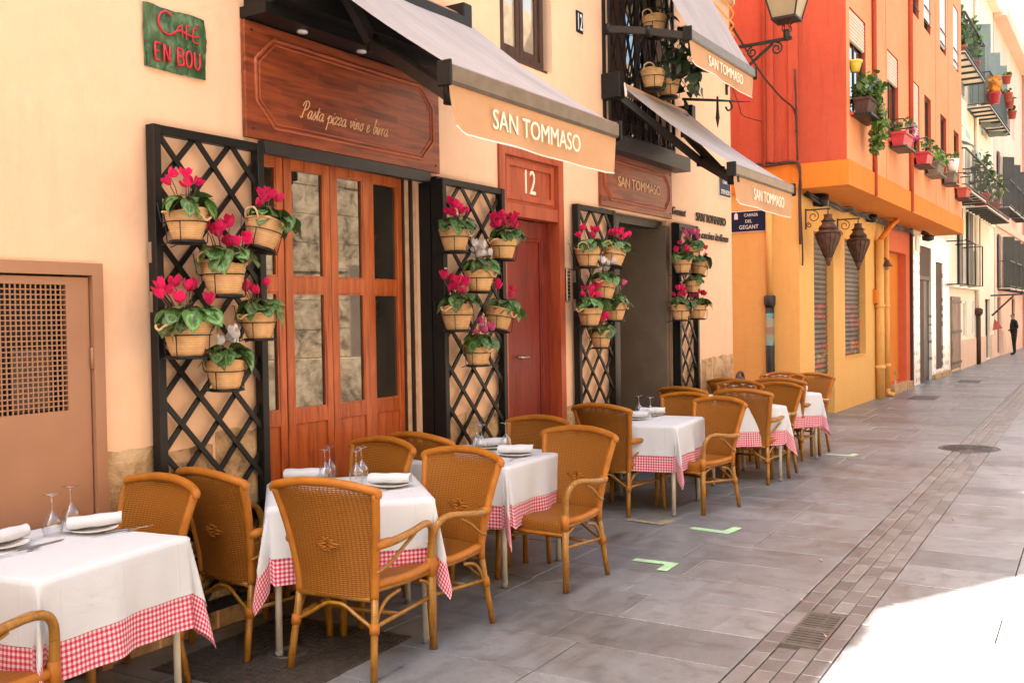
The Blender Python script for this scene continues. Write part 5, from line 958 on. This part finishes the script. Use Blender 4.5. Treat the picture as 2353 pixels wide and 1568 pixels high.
def flowerbox(x0,x1,z,label,mat,n,seed,tray='taupe',key='spray',y=BY):
    F=thing('window_box',label,'window box',(x0,y-.14,z),group='window boxes on the orange facade'); m=MB(); a,b=x0,x1
    m.add([(a+.03,y-.22,z),(b-.03,y-.22,z),(b-.03,y-.06,z),(a+.03,y-.06,z),(a,y-.26,z+.22),(b,y-.26,z+.22),(b,y-.04,z+.22),(a,y-.04,z+.22)],[(0,3,2,1),(0,1,5,4),(1,2,6,5),(2,3,7,6),(3,0,4,7),(4,5,6,7)]); part('trough',m,MT[mat],F,True)
    part('rim',MB().box(a-.01,b+.01,y-.275,y-.262,z+.19,z+.225).box(a-.012,a-.0005,y-.27,y-.035,z+.19,z+.225),MT[mat],F,True); part('tray',MB().box(a-.02,b+.02,y-.29,y-.02,z-.035,z-.005),MT[tray],F,True)
    if n: foliage(F,((a+b)/2,y-.16,z+.34),(b-a)*.55,.18,.18,n,.05,.10,key,seed)
    return F
F=flowerbox(14.32,15.12,4.42,'brown window box with lush trailing greenery on the nearest orange window','brown_wood',200,1,'black','leaf2'); foliage(F,(14.7,BY-.2,4.85),.42,.2,.2,90,.06,.12,'leaf2',12); foliage(F,(15.05,BY-.24,4.38),.2,.14,.36,230,.045,.085,'spray',2); foliage(F,(15.02,BY-.2,4.08),.12,.09,.16,80,.04,.07,'spray',4)
for x,y,z,mt,lab in ((14.40,BY-.05,5.02,'yellowpot','small yellow pot hung inside the nearest orange window'),(14.98,BY-.16,4.86,'purplepot','purple flower pot above the lush window box')):
    P=thing('flower_pot',lab,'flower pot',(x,y,z)); part('pot',MB().lathe([(.06,0),(.09,.13),(.1,.15),(.085,.15)],14,(x,y,z)),MT[mt],P,True); part('rim',MB().lathe([(.1,0),(.105,.03),(.095,.03)],14,(x,y,z+.13)),MT[mt],P,True)
F=flowerbox(16.85,17.55,4.32,'red window box with thin purple flowers under the second orange window','redpot',40,5,'anth','leaf2'); foliage(F,(17.55,BY-.2,4.62),.25,.15,.2,50,.03,.06,'mauve',6)
F=flowerbox(18.95,19.5,4.28,'red window box with few leaves under the third orange window','redpot',26,7,'brown_wood','leaf2'); F=flowerbox(20.1,20.8,4.25,'window box with bushy grey green plant under the fourth orange window','taupe',120,8,'taupe','spray')
F=flowerbox(22.05,22.6,4.28,'low window box with a white pot under the fifth orange window','taupe',0,9,'anth'); P=thing('flower_pot','white flower pot standing in the fifth window box','flower pot',(22.2,BY-.2,4.5)); part('pot',MB().lathe([(.1,0),(.13,.28),(.12,.28)],14,(22.2,BY-.2,4.5)),MT['whitepot'],P,True); foliage(P,(22.2,BY-.2,4.85),.13,.13,.1,25,.04,.07,'leaf2',10)
F=flowerbox(23.85,24.45,4.15,'plain terracotta window box on the farthest orange window','terracotta',0,11,'brown_wood')
# plants on the ivory building's balconies
def balc_plant(x,y,z,mt,lab,n,rx,rz,key,seed,s=.16):
    P=thing('balcony_plant',lab,'potted plant',(x,y,z)); part('pot',MB().lathe([(s*.75,0),(s,.0+s*1.6),(s*1.08,s*1.6),(s*1.08,s*1.9),(s*.95,s*1.9)],14,(x,y,z)),MT[mt],P,True); foliage(P,(x,y,z+s*1.9+rz*.8),rx,rx*.7,rz,n,.08,.17,key,seed)
balc_plant(27.0,-.35,7.97,'terracotta','dark bushy plant on the highest near balcony',130,.32,.6,'leaf2',1); balc_plant(28.9,-.45,7.97,'terracotta','tall green plant at the end of the highest near balcony',140,.34,.7,'spray',2); balc_plant(31.3,-.68,7.55,'redpot','red pot with yellow green and orange leaves on the upper far balcony',60,.26,.3,'orangeleaf',3,.17); balc_plant(32.1,-.4,7.52,'terracotta','bright green palm like plant on the upper far balcony',90,.3,.5,'spray',4)
for k,(x,z) in enumerate(((33.6,8.55),(34.0,8.1),(34.4,7.95),(35.2,7.75))): balc_plant(x,-.78,z,'terracotta',('first','second','third','fourth')[k]+' small terracotta pot hung on the upper far balcony rail',14,.12,.1,'leaf2',20+k,.13)
balc_plant(31.2,-.35,4.57,'redpot','red pot with tall thin plant on the lower far balcony',120,.45,.75,'leaf2',30,.22); balc_plant(33.4,-.4,4.57,'terracotta','leafy plant at the middle of the lower far balcony',110,.5,.6,'spray',31,.2)
# ------------------------------------------------------------------ wicker armchair (faces +X in its own frame)
def make_chair():
    C=bpy.data.objects.new('wicker_armchair',None); COL.objects.link(C); tag(C,'x','chair','wicker armchairs at the restaurant tables')
    q=lambda n,mb,mt,fix=True: link(n,mb.mesh(n,fix),MT[mt],C)
    def post(z,s):  # centre line of the rear post
        K=[(0,-.262,.228),(.36,-.205,.203),(.45,-.208,.208),(.62,-.232,.232),(.74,-.258,.252),(.845,-.290,.272)]
        for (a,xa,ya),(b,xb,yb) in zip(K,K[1:]):
            if z<=b: t=(z-a)/(b-a); return Vector((xa+(xb-xa)*t,s*(ya+(yb-ya)*t),z))
        return Vector((K[-1][1],s*K[-1][2],z))
    for s in (-1,1):
        q('rear_leg',MB().tube([post(z,s) for z in (0,.12,.24,.375)],[.0165,.017,.017,.0175],10),'bamboo')
        q('back_post',MB().tube([post(z,s) for z in (.345,.42,.5,.6,.7,.78,.845)],[.019,.0195,.0195,.0195,.0195,.0195,.019],10,2),'wrap')
        q('front_leg',MB().tube([(.222,s*.262,0),(.214,s*.256,.2),(.21,s*.253,.40)],[.0185,.0195,.0195],10),'bamboo')
        q('arm',MB().tube([(-.232,s*.232,.600),(-.13,s*.268,.606),(.0,s*.285,.622),(.10,s*.285,.634),(.165,s*.28,.622),(.200,s*.272,.585),(.212,s*.262,.52),(.212,s*.255,.40)],[.021,.020,.0175,.0175,.0175,.0175,.0185,.0195],10,4),'bamboo')
        q('arm_binding',MB().tube([(-.236,s*.232,.600),(-.16,s*.26,.605)],[.0235,.0225],10),'wrap')
        q('leg_binding',MB().tube([(.213,s*.2545,.36),(.2115,s*.254,.45)],.0232,10),'wrap')
        q('arm_brace',MB().tube([(-.222,s*.225,.475),(-.15,s*.245,.50),(-.06,s*.268,.56),(.03,s*.28,.605)],.0085,8,3),'bamboo')
        q('side_rail',MB().tube([(-.205,s*.205,.39),(0,s*.235,.383),(.205,s*.25,.378)],.0125,8),'bamboo')
        q('side_brace',MB().tube([(-.218,s*.21,.20),(-.19,s*.212,.28),(-.13,s*.22,.335),(-.04,s*.232,.355)],.0095,8,3),'bamboo'); q('side_brace',MB().tube([(.214,s*.254,.30),(.18,s*.25,.335),(.12,s*.245,.36)],.0085,8,3),'bamboo')
        q('side_stretcher',MB().tube([(-.226,s*.214,.232),(.213,s*.252,.258)],.0105,8),'bamboo')
        q('seat_edge',MB().tube([(-.19,s*.205,.415),(0,s*.242,.405),(.16,s*.25,.408),(.205,s*.238,.41)],.021,8,3),'wrap')
        q('joint_binding',MB().tube([post(.20,s),post(.245,s)],.0235,10),'wrap')
    top=[post(.845,-1)+Vector((0,-.004,.006)),Vector((-.316,-.19,.873)),Vector((-.330,-.08,.888)),Vector((-.333,0,.890)),Vector((-.330,.08,.888)),Vector((-.316,.19,.873)),post(.845,1)+Vector((0,.004,.006))]
    q('top_rail',MB().tube([top[0]+Vector((.004,-.004,-.022))]+top+[top[-1]+Vector((.004,.004,-.022))],[.018]+[.0205]*7+[.018],12,4),'wrap')
    nu,nv=20,24; P=[];UV=[];
    for i in range(nu+1):
        u=-1+2*i/nu; pr=[];ur=[]
        for j in range(nv+1):
            t=j/nv; zt=.845+.035*(1-u*u); z=.355+(zt-.355)*t; a=post(min(z,.845),1); x=a.x-.045*(1-u*u)*(.55+.45*t)-.004; y=a.y*u*.97; pr.append((x,y,z)); ur.append((y+.5,z))
        P.append(pr);UV.append(ur)
    m=MB().grid(P,UV); Q=[[(p[0]+.009,p[1],p[2]) for p in row] for row in P]; m.grid(Q,UV); q('backrest',m,'wicker',False)
    m=MB(); r=random.Random(2)                                     # raised lozenge woven into the back
    for k in range(-3,4):
        w=.070*(1-abs(k)/4.3); z=.60+k*.0085
        for y0 in (-w,0):
            y1=y0+w; m.tube([(-.2735-.004,y0,z-.004*((k%2)*2-1)),(-.281,(y0+y1)/2,z),(-.2735-.004,y1,z+.005*((k%2)*2-1))],.0026,5); m.tube([(-.256,y0,z-.005*((k%2)*2-1)),(-.252,(y0+y1)/2,z),(-.256,y1,z+.005*((k%2)*2-1))],.0042,5)
    q('woven_lozenge',m,'wrap')
    P=[];UV=[];nx=16;ny=14
    for i in range(nx+1):
        t=i/nx; s_=-.215+.45*t; pr=[];ur=[]
        for j in range(ny+1):
            u=-1+2*j/ny; hw=.200+.045*min(1,t*1.1); drop=0
            if s_>.20: f=(s_-.20)/.035; x=.20+.024*math.sin(f*PI/2); z=.418-.03*(1-math.cos(f*PI/2))
            else: x=s_; z=.418
            z-=.020*(1-u*u)*math.sin(PI*min(1,t*.95)); pr.append((x,u*hw,z)); ur.append((u*hw,s_))
        P.append(pr);UV.append(ur)
    for z in (.36,.33): P.append([(.226,p[1],z) for p in P[nx]]); UV.append([(a,b+.03) for a,b in UV[-1]])
    q('seat',MB().grid(P,UV),'wicker',False); q('seat_base',MB().box(-.19,.19,-.19,.19,.375,.388),'brown_wood')
    q('front_rail',MB().tube([(.216,-.245,.332),(.228,0,.325),(.216,.245,.332)],.0125,8,3),'wrap'); q('rear_rail',MB().tube([(-.208,-.185,.348),(-.212,.185,.348)],.0135,8),'bamboo')
    q('rear_arch',MB().tube([(-.226,-.205,.225),(-.222,-.13,.265),(-.22,-.05,.312),(-.22,0,.318),(-.22,.05,.312),(-.222,.13,.265),(-.226,.205,.225)],.0095,8,3),'bamboo')
    q('rear_stretcher',MB().tube([(-.05,-.225,.245),(-.05,.225,.245)],.0105,8),'bamboo')
    return C
CH=make_chair()
# (x of back, y centre, facing +1/-1, yaw, label)
CHS=[(1.72,-.69,1,R(4),'cropped wicker armchair at the left picture edge, tucked under the nearest table'),
(2.6,-0.26,-1,R(-3),'wicker armchair behind the nearest table, facing the left edge'),
(3.45,-.33,1,R(-6),'wicker armchair with its back to the viewer, beside the first trellis'),
(3.5,-0.96,1,R(8),'large front wicker armchair with its back to the viewer, at the second table'),
(4.17,-0.24,-1,R(-10),'wicker armchair facing the viewer in front of the folding doors'),
(4.01,-0.95,-1,R(-7),'wicker armchair on the street side between second and third tables, facing left'),
(5.08,-0.36,1,R(-9),'wicker armchair whose curved top rail shows before the second trellis'),
(5.65,-0.46,-1,R(-6),'wicker armchair in front of the red door, facing left'),
(5.17,-1.04,-1,R(-7),'wicker armchair on the street side of the third table, seat fully visible'),
(7.31,-0.47,1,R(-8),'wicker armchair with openwork back beside the fourth table, seen from behind'),
(8.02,-0.56,-1,R(-15),'wicker armchair beyond the fourth table before the open doorway'),
(7.68,-0.98,-1,R(-20),'wicker armchair on the street side of the fourth table, facing left'),
(9.3,-0.36,1,R(-12),'dark shaded wicker armchair top before the last trellis'),
(9.24,-0.95,1,R(-2),'wicker armchair with openwork back at the fifth table, seen from behind'),
(9.72,-0.47,-1,R(-14),'wicker armchair behind the glasses of the fifth table'),
(9.62,-0.9,-1,R(-17),'wicker armchair on the street side of the fifth table, facing left'),
(10.66,-0.33,1,R(-8),'wicker armchair back row at the sixth table, nearest the stone base'),
(10.9,-0.8,1,R(-3),'wicker armchair with arm in profile at the farthest table, seen from behind'),
(11.34,-0.46,-1,R(-8),'wicker armchair behind the glasses of the farthest table'),
(11.29,-0.8,-1,R(-12),'farthest wicker armchair, before the roller shutter on the street side')]
for k,(x,y,f,yaw,lab) in enumerate(CHS):
    rz=yaw if f>0 else PI+yaw; loc=(x,y,.002)
    if k==0: CH.location=loc; CH.rotation_euler=(0,0,rz); CH['label']=lab
    else: dup(CH,loc,rz,lab)
# ------------------------------------------------------------------ tables, cloths and settings
TZ=.722; HALF=.385
def drape(o,e,seed,n=66,z=TZ,a=HALF):
    ph=[random.Random(seed).uniform(0,6.28) for _ in range(8)]; P=[];UV=[]; r0=.014; L0=a+o
    us=[-L0+2*L0*i/n for i in range(n+1)]
    for u in us:
        pr=[];ur=[]
        for v in us:
            qx=max(-a,min(a,u)); qy=max(-a,min(a,v)); dx,dy=u-qx,v-qy; L=math.hypot(dx,dy)
            if L<1e-7: pr.append((u,v,z+e+.0012*math.sin(u*11+ph[0])*math.sin(v*9+ph[1])))
            else:
                cx,cy=dx/L,dy/L; corner=abs(dx)>1e-9 and abs(dy)>1e-9
                s=qy if abs(dx)>abs(dy) else qx; side=(0 if dx>0 else 1) if abs(dx)>abs(dy) else (2 if dy>0 else 3)
                near=max(0,(abs(s)-a*.45)/(a*.55)) if not corner else 1
                if corner: th=math.atan2(abs(cy),abs(cx)); fl=.055+.035*math.sin(2*th)**2+.12*math.sin(6*th+ph[5])*math.sin(2*th)
                else: fl=.045+.02*near+.06*math.sin(s*13+ph[side])*(1-near*.6)+.028*math.sin(s*29+ph[side+2])
                b=r0*PI/2
                if L<b: k=L/r0; out=r0*math.sin(k); dz=r0*(1-math.cos(k))
                else: h=L-b; hh=h*math.cos(fl); out=r0+h*math.sin(fl); dz=r0+hh*(1 if not corner else (.93+.03*math.sin(ph[6])))
                pr.append((qx+cx*(out+e),qy+cy*(out+e),z+e-dz))
            ur.append((u,v))
        P.append(pr);UV.append(ur)
    return MB().grid(P,UV)
TBL=bpy.data.objects.new('dining_table',None); COL.objects.link(TBL); tag(TBL,'x','table','square dining tables outside the restaurant')
part('tabletop',MB().box(-HALF,HALF,-HALF,HALF,TZ-.028,TZ-.001),MT['brown_wood'],TBL)
for sx in (-1,1):
    for sy in (-1,1):
        l=part('leg',MB().tube([(sx*.355,sy*.355,.02),(sx*.35,sy*.35,TZ-.03)],.0165,10),MT['tubewhite'],TBL); part('rubber_foot',MB().tube([(sx*.355,sy*.355,0),(sx*.355,sy*.355,.03)],.019,10),MT['rubber'],l)
WHITE=[drape(.24+.01*(k%2),.0075,40+k).mesh('tablecloth',False) for k in range(2)]; GING=[drape(.375,.0035,40+k).mesh('gingham_cloth',False) for k in range(2)]
for w in WHITE: w.materials.append(MT['linen'])
for w in GING: w.materials.append(MT['gingham'])
GLS=MB().lathe([(.033,0),(.039,.022),(.041,.042),(.036,.062),(.022,.082),(.009,.096),(.0048,.106),(.0042,.115),(.0042,.160),(.010,.168),(.035,.1745),(.0355,.176),(.0,.1768)],24)
GLS.f.pop(); GLS.uv.pop(); GLS.sm.pop(); GLS=GLS.mesh('wine_glass',True); GLS.materials.append(MT['glass'])
PLT=MB().lathe([(.0,.001),(.045,.001),(.05,.006),(.095,.016),(.098,.020),(.092,.019),(.05,.010),(.0,.008)],32).mesh('plate'); PLT.materials.append(MT['porcelain'])
def napkin_mesh():
    P=[]; 
    for i in range(15):
        x=-.11+.22*i/14; row=[]
        for j in range(19):
            a=2*PI*1.25*j/18-PI/2; r=.026+.0045*j/18+.0015*math.sin(i*.9); row.append((x+(.006*math.sin(a*1.5) if i in(0,14) else 0),r*math.cos(a)*1.15,.030+r*math.sin(a)*.9))
        P.append(row)
    m=MB().grid(P); m.grid([[(-.112+.21*i/6,.02+.055*j/3,.004+.004*math.sin(i+j)*(j/3)) for j in range(4)] for i in range(7)]); return m.mesh('napkin',False)
NAP=napkin_mesh(); NAP.materials.append(MT['linen'])
def fork_mesh():
    m=MB().grid([[(x,y*w,.004+h) for y in (-1,0,1)] for x,w,h in ((-.09,.006,.001),(-.06,.005,.001),(0,.003,.006),(.035,.004,.006),(.05,.011,.002),(.065,.012,.001))])
    for k in range(4): y=-.0105+k*.007; m.bar((.064,y,.005),(.098,y,.009),.0032,.002)
    return m.mesh('fork',False)
FRK=fork_mesh(); FRK.materials.append(MT['steel']); KNF=MB().box(-.11,-.005,-.006,.006,.002,.007,.002).poly([(-.005,-.008,.003),(.08,-.009,.003),(.105,-.002,.003),(.10,.006,.003),(-.005,.006,.003)],(0,0,.0018)).mesh('knife'); KNF.materials.append(MT['steel'])
TN=['nearest','second','third','fourth','fifth','farthest']
TABS=[(2.228,-.471,R(9)),(3.80,-.60,R(46)),(5.17,-.53,R(3)),(7.55,-.57,R(6)),(9.22,-.70,R(48)),(10.82,-.60,R(50))]
ZT=TZ+.0085
for k,(x,y,rz) in enumerate(TABS):
    w=TN[k]; lab=f'square dining table with off-white tube legs under the {w} gingham cloth'
    if k==0: TBL.location=(x,y,0); TBL.rotation_euler=(0,0,rz); TBL['label']=lab; T0=TBL
    else: dup(TBL,(x,y,0),rz,lab)
    g=link('gingham_cloth',GING[k%2],None,None,(x,y,0),(0,0,rz+(PI/2 if k in(2,5) else 0))); tag(g,f'red and white gingham undercloth hanging from the {w} table','tablecloth','gingham cloths')
    t=link('tablecloth',WHITE[k%2],None,None,(x,y,0),(0,0,rz+(PI/2 if k in(2,5) else 0))); tag(t,f'white linen tablecloth draped over the {w} table','tablecloth','white cloths')
    if k==0: g.scale=t.scale=(.93,.93,1)
def put(me,name,x,y,rz,label,cat,group,dz=0): return tag(link(name,me,None,None,(x,y,ZT+dz),(0,0,rz)),label,cat,group)
GL=[[(2.37,-.27,'nearer of two upturned wine glasses'),(2.52,-.17,'farther of two upturned wine glasses')],
[(3.92,-.34,'left front upturned wine glass'),(4.03,-.27,'left rear upturned wine glass'),(3.97,-.52,'right front upturned wine glass'),(4.08,-.46,'right rear upturned wine glass')],
[(5.30,-.43,'left front upturned wine glass'),(5.42,-.31,'left rear upturned wine glass'),(5.46,-.52,'right upturned wine glass')],
[(7.84,-.38,'left upturned wine glass'),(7.73,-.54,'right upturned wine glass')],
[(9.50,-.57,'first upturned wine glass from the left'),(9.33,-.72,'second upturned wine glass from the left'),(9.56,-.73,'third upturned wine glass from the left'),(9.37,-.88,'fourth upturned wine glass from the left')],
[(11.12,-.47,'first upturned wine glass from the left'),(10.95,-.60,'second upturned wine glass from the left'),(11.13,-.62,'third upturned wine glass from the left'),(11.02,-.72,'fourth upturned wine glass from the left')]]
for k,l in enumerate(GL):
    for x,y,lab in l: put(GLS,'wine_glass',x,y,0,f'{lab} on the {TN[k]} white table','wine glass','upturned wine glasses')
SET=[[(2.50,-.36,R(-20),'right'),(2.14,-.30,R(10),'left')],[(3.94,-.78,R(-62),'street side'),(3.86,-.25,R(-50),'wall side')],[(5.20,-.76,R(-58),'street side'),(5.42,-.42,R(-40),'wall side')],[(7.50,-.52,R(-80),'near'),(7.86,-.50,R(-60),'far')],[(9.35,-.42,R(-50),'wall side'),(9.18,-.98,R(-60),'street side')],[(10.80,-.40,R(-58),'wall side'),(10.80,-.92,R(-50),'street side')]]
for k,l in enumerate(SET):
    for x,y,rz,lab in l:
        put(PLT,'plate',x,y,0,f'white side plate under the rolled napkin, {lab} of the {TN[k]} table','plate','plates'); put(NAP,'napkin',x,y,rz,f'rolled white napkin on the {lab} plate of the {TN[k]} table','napkin','rolled napkins',.0185)
        ox,oy=.135*math.cos(rz-PI/2+.0),.135*math.sin(rz-PI/2)
        if k==0: ox,oy,cr=(.04,-.125,-15) if lab=='right' else (-.02,-.17,2)
        else: cr=math.degrees(rz)+75
        put(FRK,'fork',x+ox*.9-.02,y+oy*.9,R(cr),f'steel fork beside the {lab} plate of the {TN[k]} table','fork','forks'); put(KNF,'knife',x+(.10 if k==0 else -ox*.95),y+(-.10 if k==0 else -oy*.95),R(cr+4),f'steel knife beside the {lab} plate of the {TN[k]} table','knife','knives')
# folded brown jacket lying behind the farthest chairs
MT['leather']=pm('brown_cloth',(.10,.05,.035),(.05,.025,.018),.7,8,40,.4)
J=thing('brown_bag','brown slouchy bag hung on the chair back nearest the stone base','bag',(10.95,-.2,.70)); part('bag_body',MB().lathe([(.0,-.15),(.07,-.13),(.10,-.02),(.08,.06),(.04,.09),(0,.1)],14,(10.95,-.2,.80),1.6,.6),MT['leather'],J,True); part('strap',MB().tube([(10.85,-.2,.84),(10.92,-.2,.92),(11.04,-.2,.93),(11.10,-.2,.85)],.02,6,4),MT['leather'],J,True)
# ------------------------------------------------------------------ walking man
def person(x,y,h,rz,label):
    sc=h/1.75; J={'pel':(0,0,.95,.165,.13),'wst':(0.03,0,1.10,.17,.14),'chs':(.0,0,1.30,.18,.125),'nck':(.02,0,1.47,.055,.055),'hd0':(.045,0,1.555,.062,.070),'hd1':(.05,0,1.65,.075,.090),'hd2':(.045,0,1.735,.045,.055)}
    for s,n in ((1,'l'),(-1,'r')):
        J.update({n+'hip':(0,s*.095,.90,.098,.09),n+'kne':(.02*s,s*.10,.50,.066,.066),n+'ank':(-.02+.03*s,s*.10,.09,.05,.05),n+'toe':(.14+.03*s,s*.12,.035,.040,.033),n+'sho':(0,s*.185,1.42,.065,.06),n+'elb':(-.06,s*.235,1.14,.052,.052),n+'wri':(.14,s*.13,1.03,.036,.036),n+'hnd':(.20,s*.06,1.03,.033,.028)})
    E=[('pel','wst'),('wst','chs'),('chs','nck'),('nck','hd0'),('hd0','hd1'),('hd1','hd2')]
    for n in 'lr': E+=[('pel',n+'hip'),(n+'hip',n+'kne'),(n+'kne',n+'ank'),(n+'ank',n+'toe'),('chs',n+'sho'),(n+'sho',n+'elb'),(n+'elb',n+'wri'),(n+'wri',n+'hnd')]
    K=list(J); me=bpy.data.meshes.new('person'); me.from_pydata([tuple(c*sc for c in J[k][:3]) for k in K],[(K.index(a),K.index(b)) for a,b in E],[]); o=link('person',me,None,None,(x,y,0),(0,0,rz))
    md=o.modifiers.new('skin','SKIN'); sv=me.skin_vertices[0].data
    for i,k in enumerate(K): sv[i].radius=(J[k][3]*sc,J[k][4]*sc)
    sv[K.index('pel')].use_root=True; s2=o.modifiers.new('sub','SUBSURF'); s2.levels=s2.render_levels=2; md.use_smooth_shade=True
    n=NT('person_clothes'); t=n.n('ShaderNodeTexCoord'); sp=n.n('ShaderNodeSeparateXYZ'); n.l(t.outputs['Object'],sp.inputs[0]); z=sp.outputs['Z']; X=sp.outputs['X']
    f=n.noise(t.outputs['Object'],6,3); c=n.mix(f,(.012,.011,.011),(.028,.025,.024)); c=n.mix(n.math('GREATER_THAN',z,1.49*sc),c,(.40,.20,.13)); c=n.mix(n.math('MULTIPLY',n.math('GREATER_THAN',z,1.60*sc),n.math('LESS_THAN',X,.06*sc)),c,(.05,.04,.035)); c=n.mix(n.math('GREATER_THAN',z,1.70*sc),c,(.05,.04,.035)); hand=n.math('MULTIPLY',n.math('GREATER_THAN',X,.19*sc),n.math('GREATER_THAN',z,.9*sc)); c=n.mix(n.math('MULTIPLY',hand,n.math('LESS_THAN',z,1.2*sc)),c,(.40,.20,.13)); n.col(c); n.end(.8,.2); me.materials.append(n.m)
    return tag(o,label,'person')
T0.scale=(.93,.93,1)
p=person(39.4,-.42,1.52,R(115),'man in dark shirt and black trousers standing far down the street')
ear=MB()
for s in (-1,1): ear.lathe([(0,-.02),(.016,-.01),(.018,.015),(0,.028)],8,(.03,s*.066,1.41))
ear.lathe([(0,-.02),(.016,-.012),(.01,.02),(0,.03)],8,(.125,0,1.41)); part('ears_and_nose',ear,pm('skin',(.40,.20,.13),None,.6,9,60,0),p)
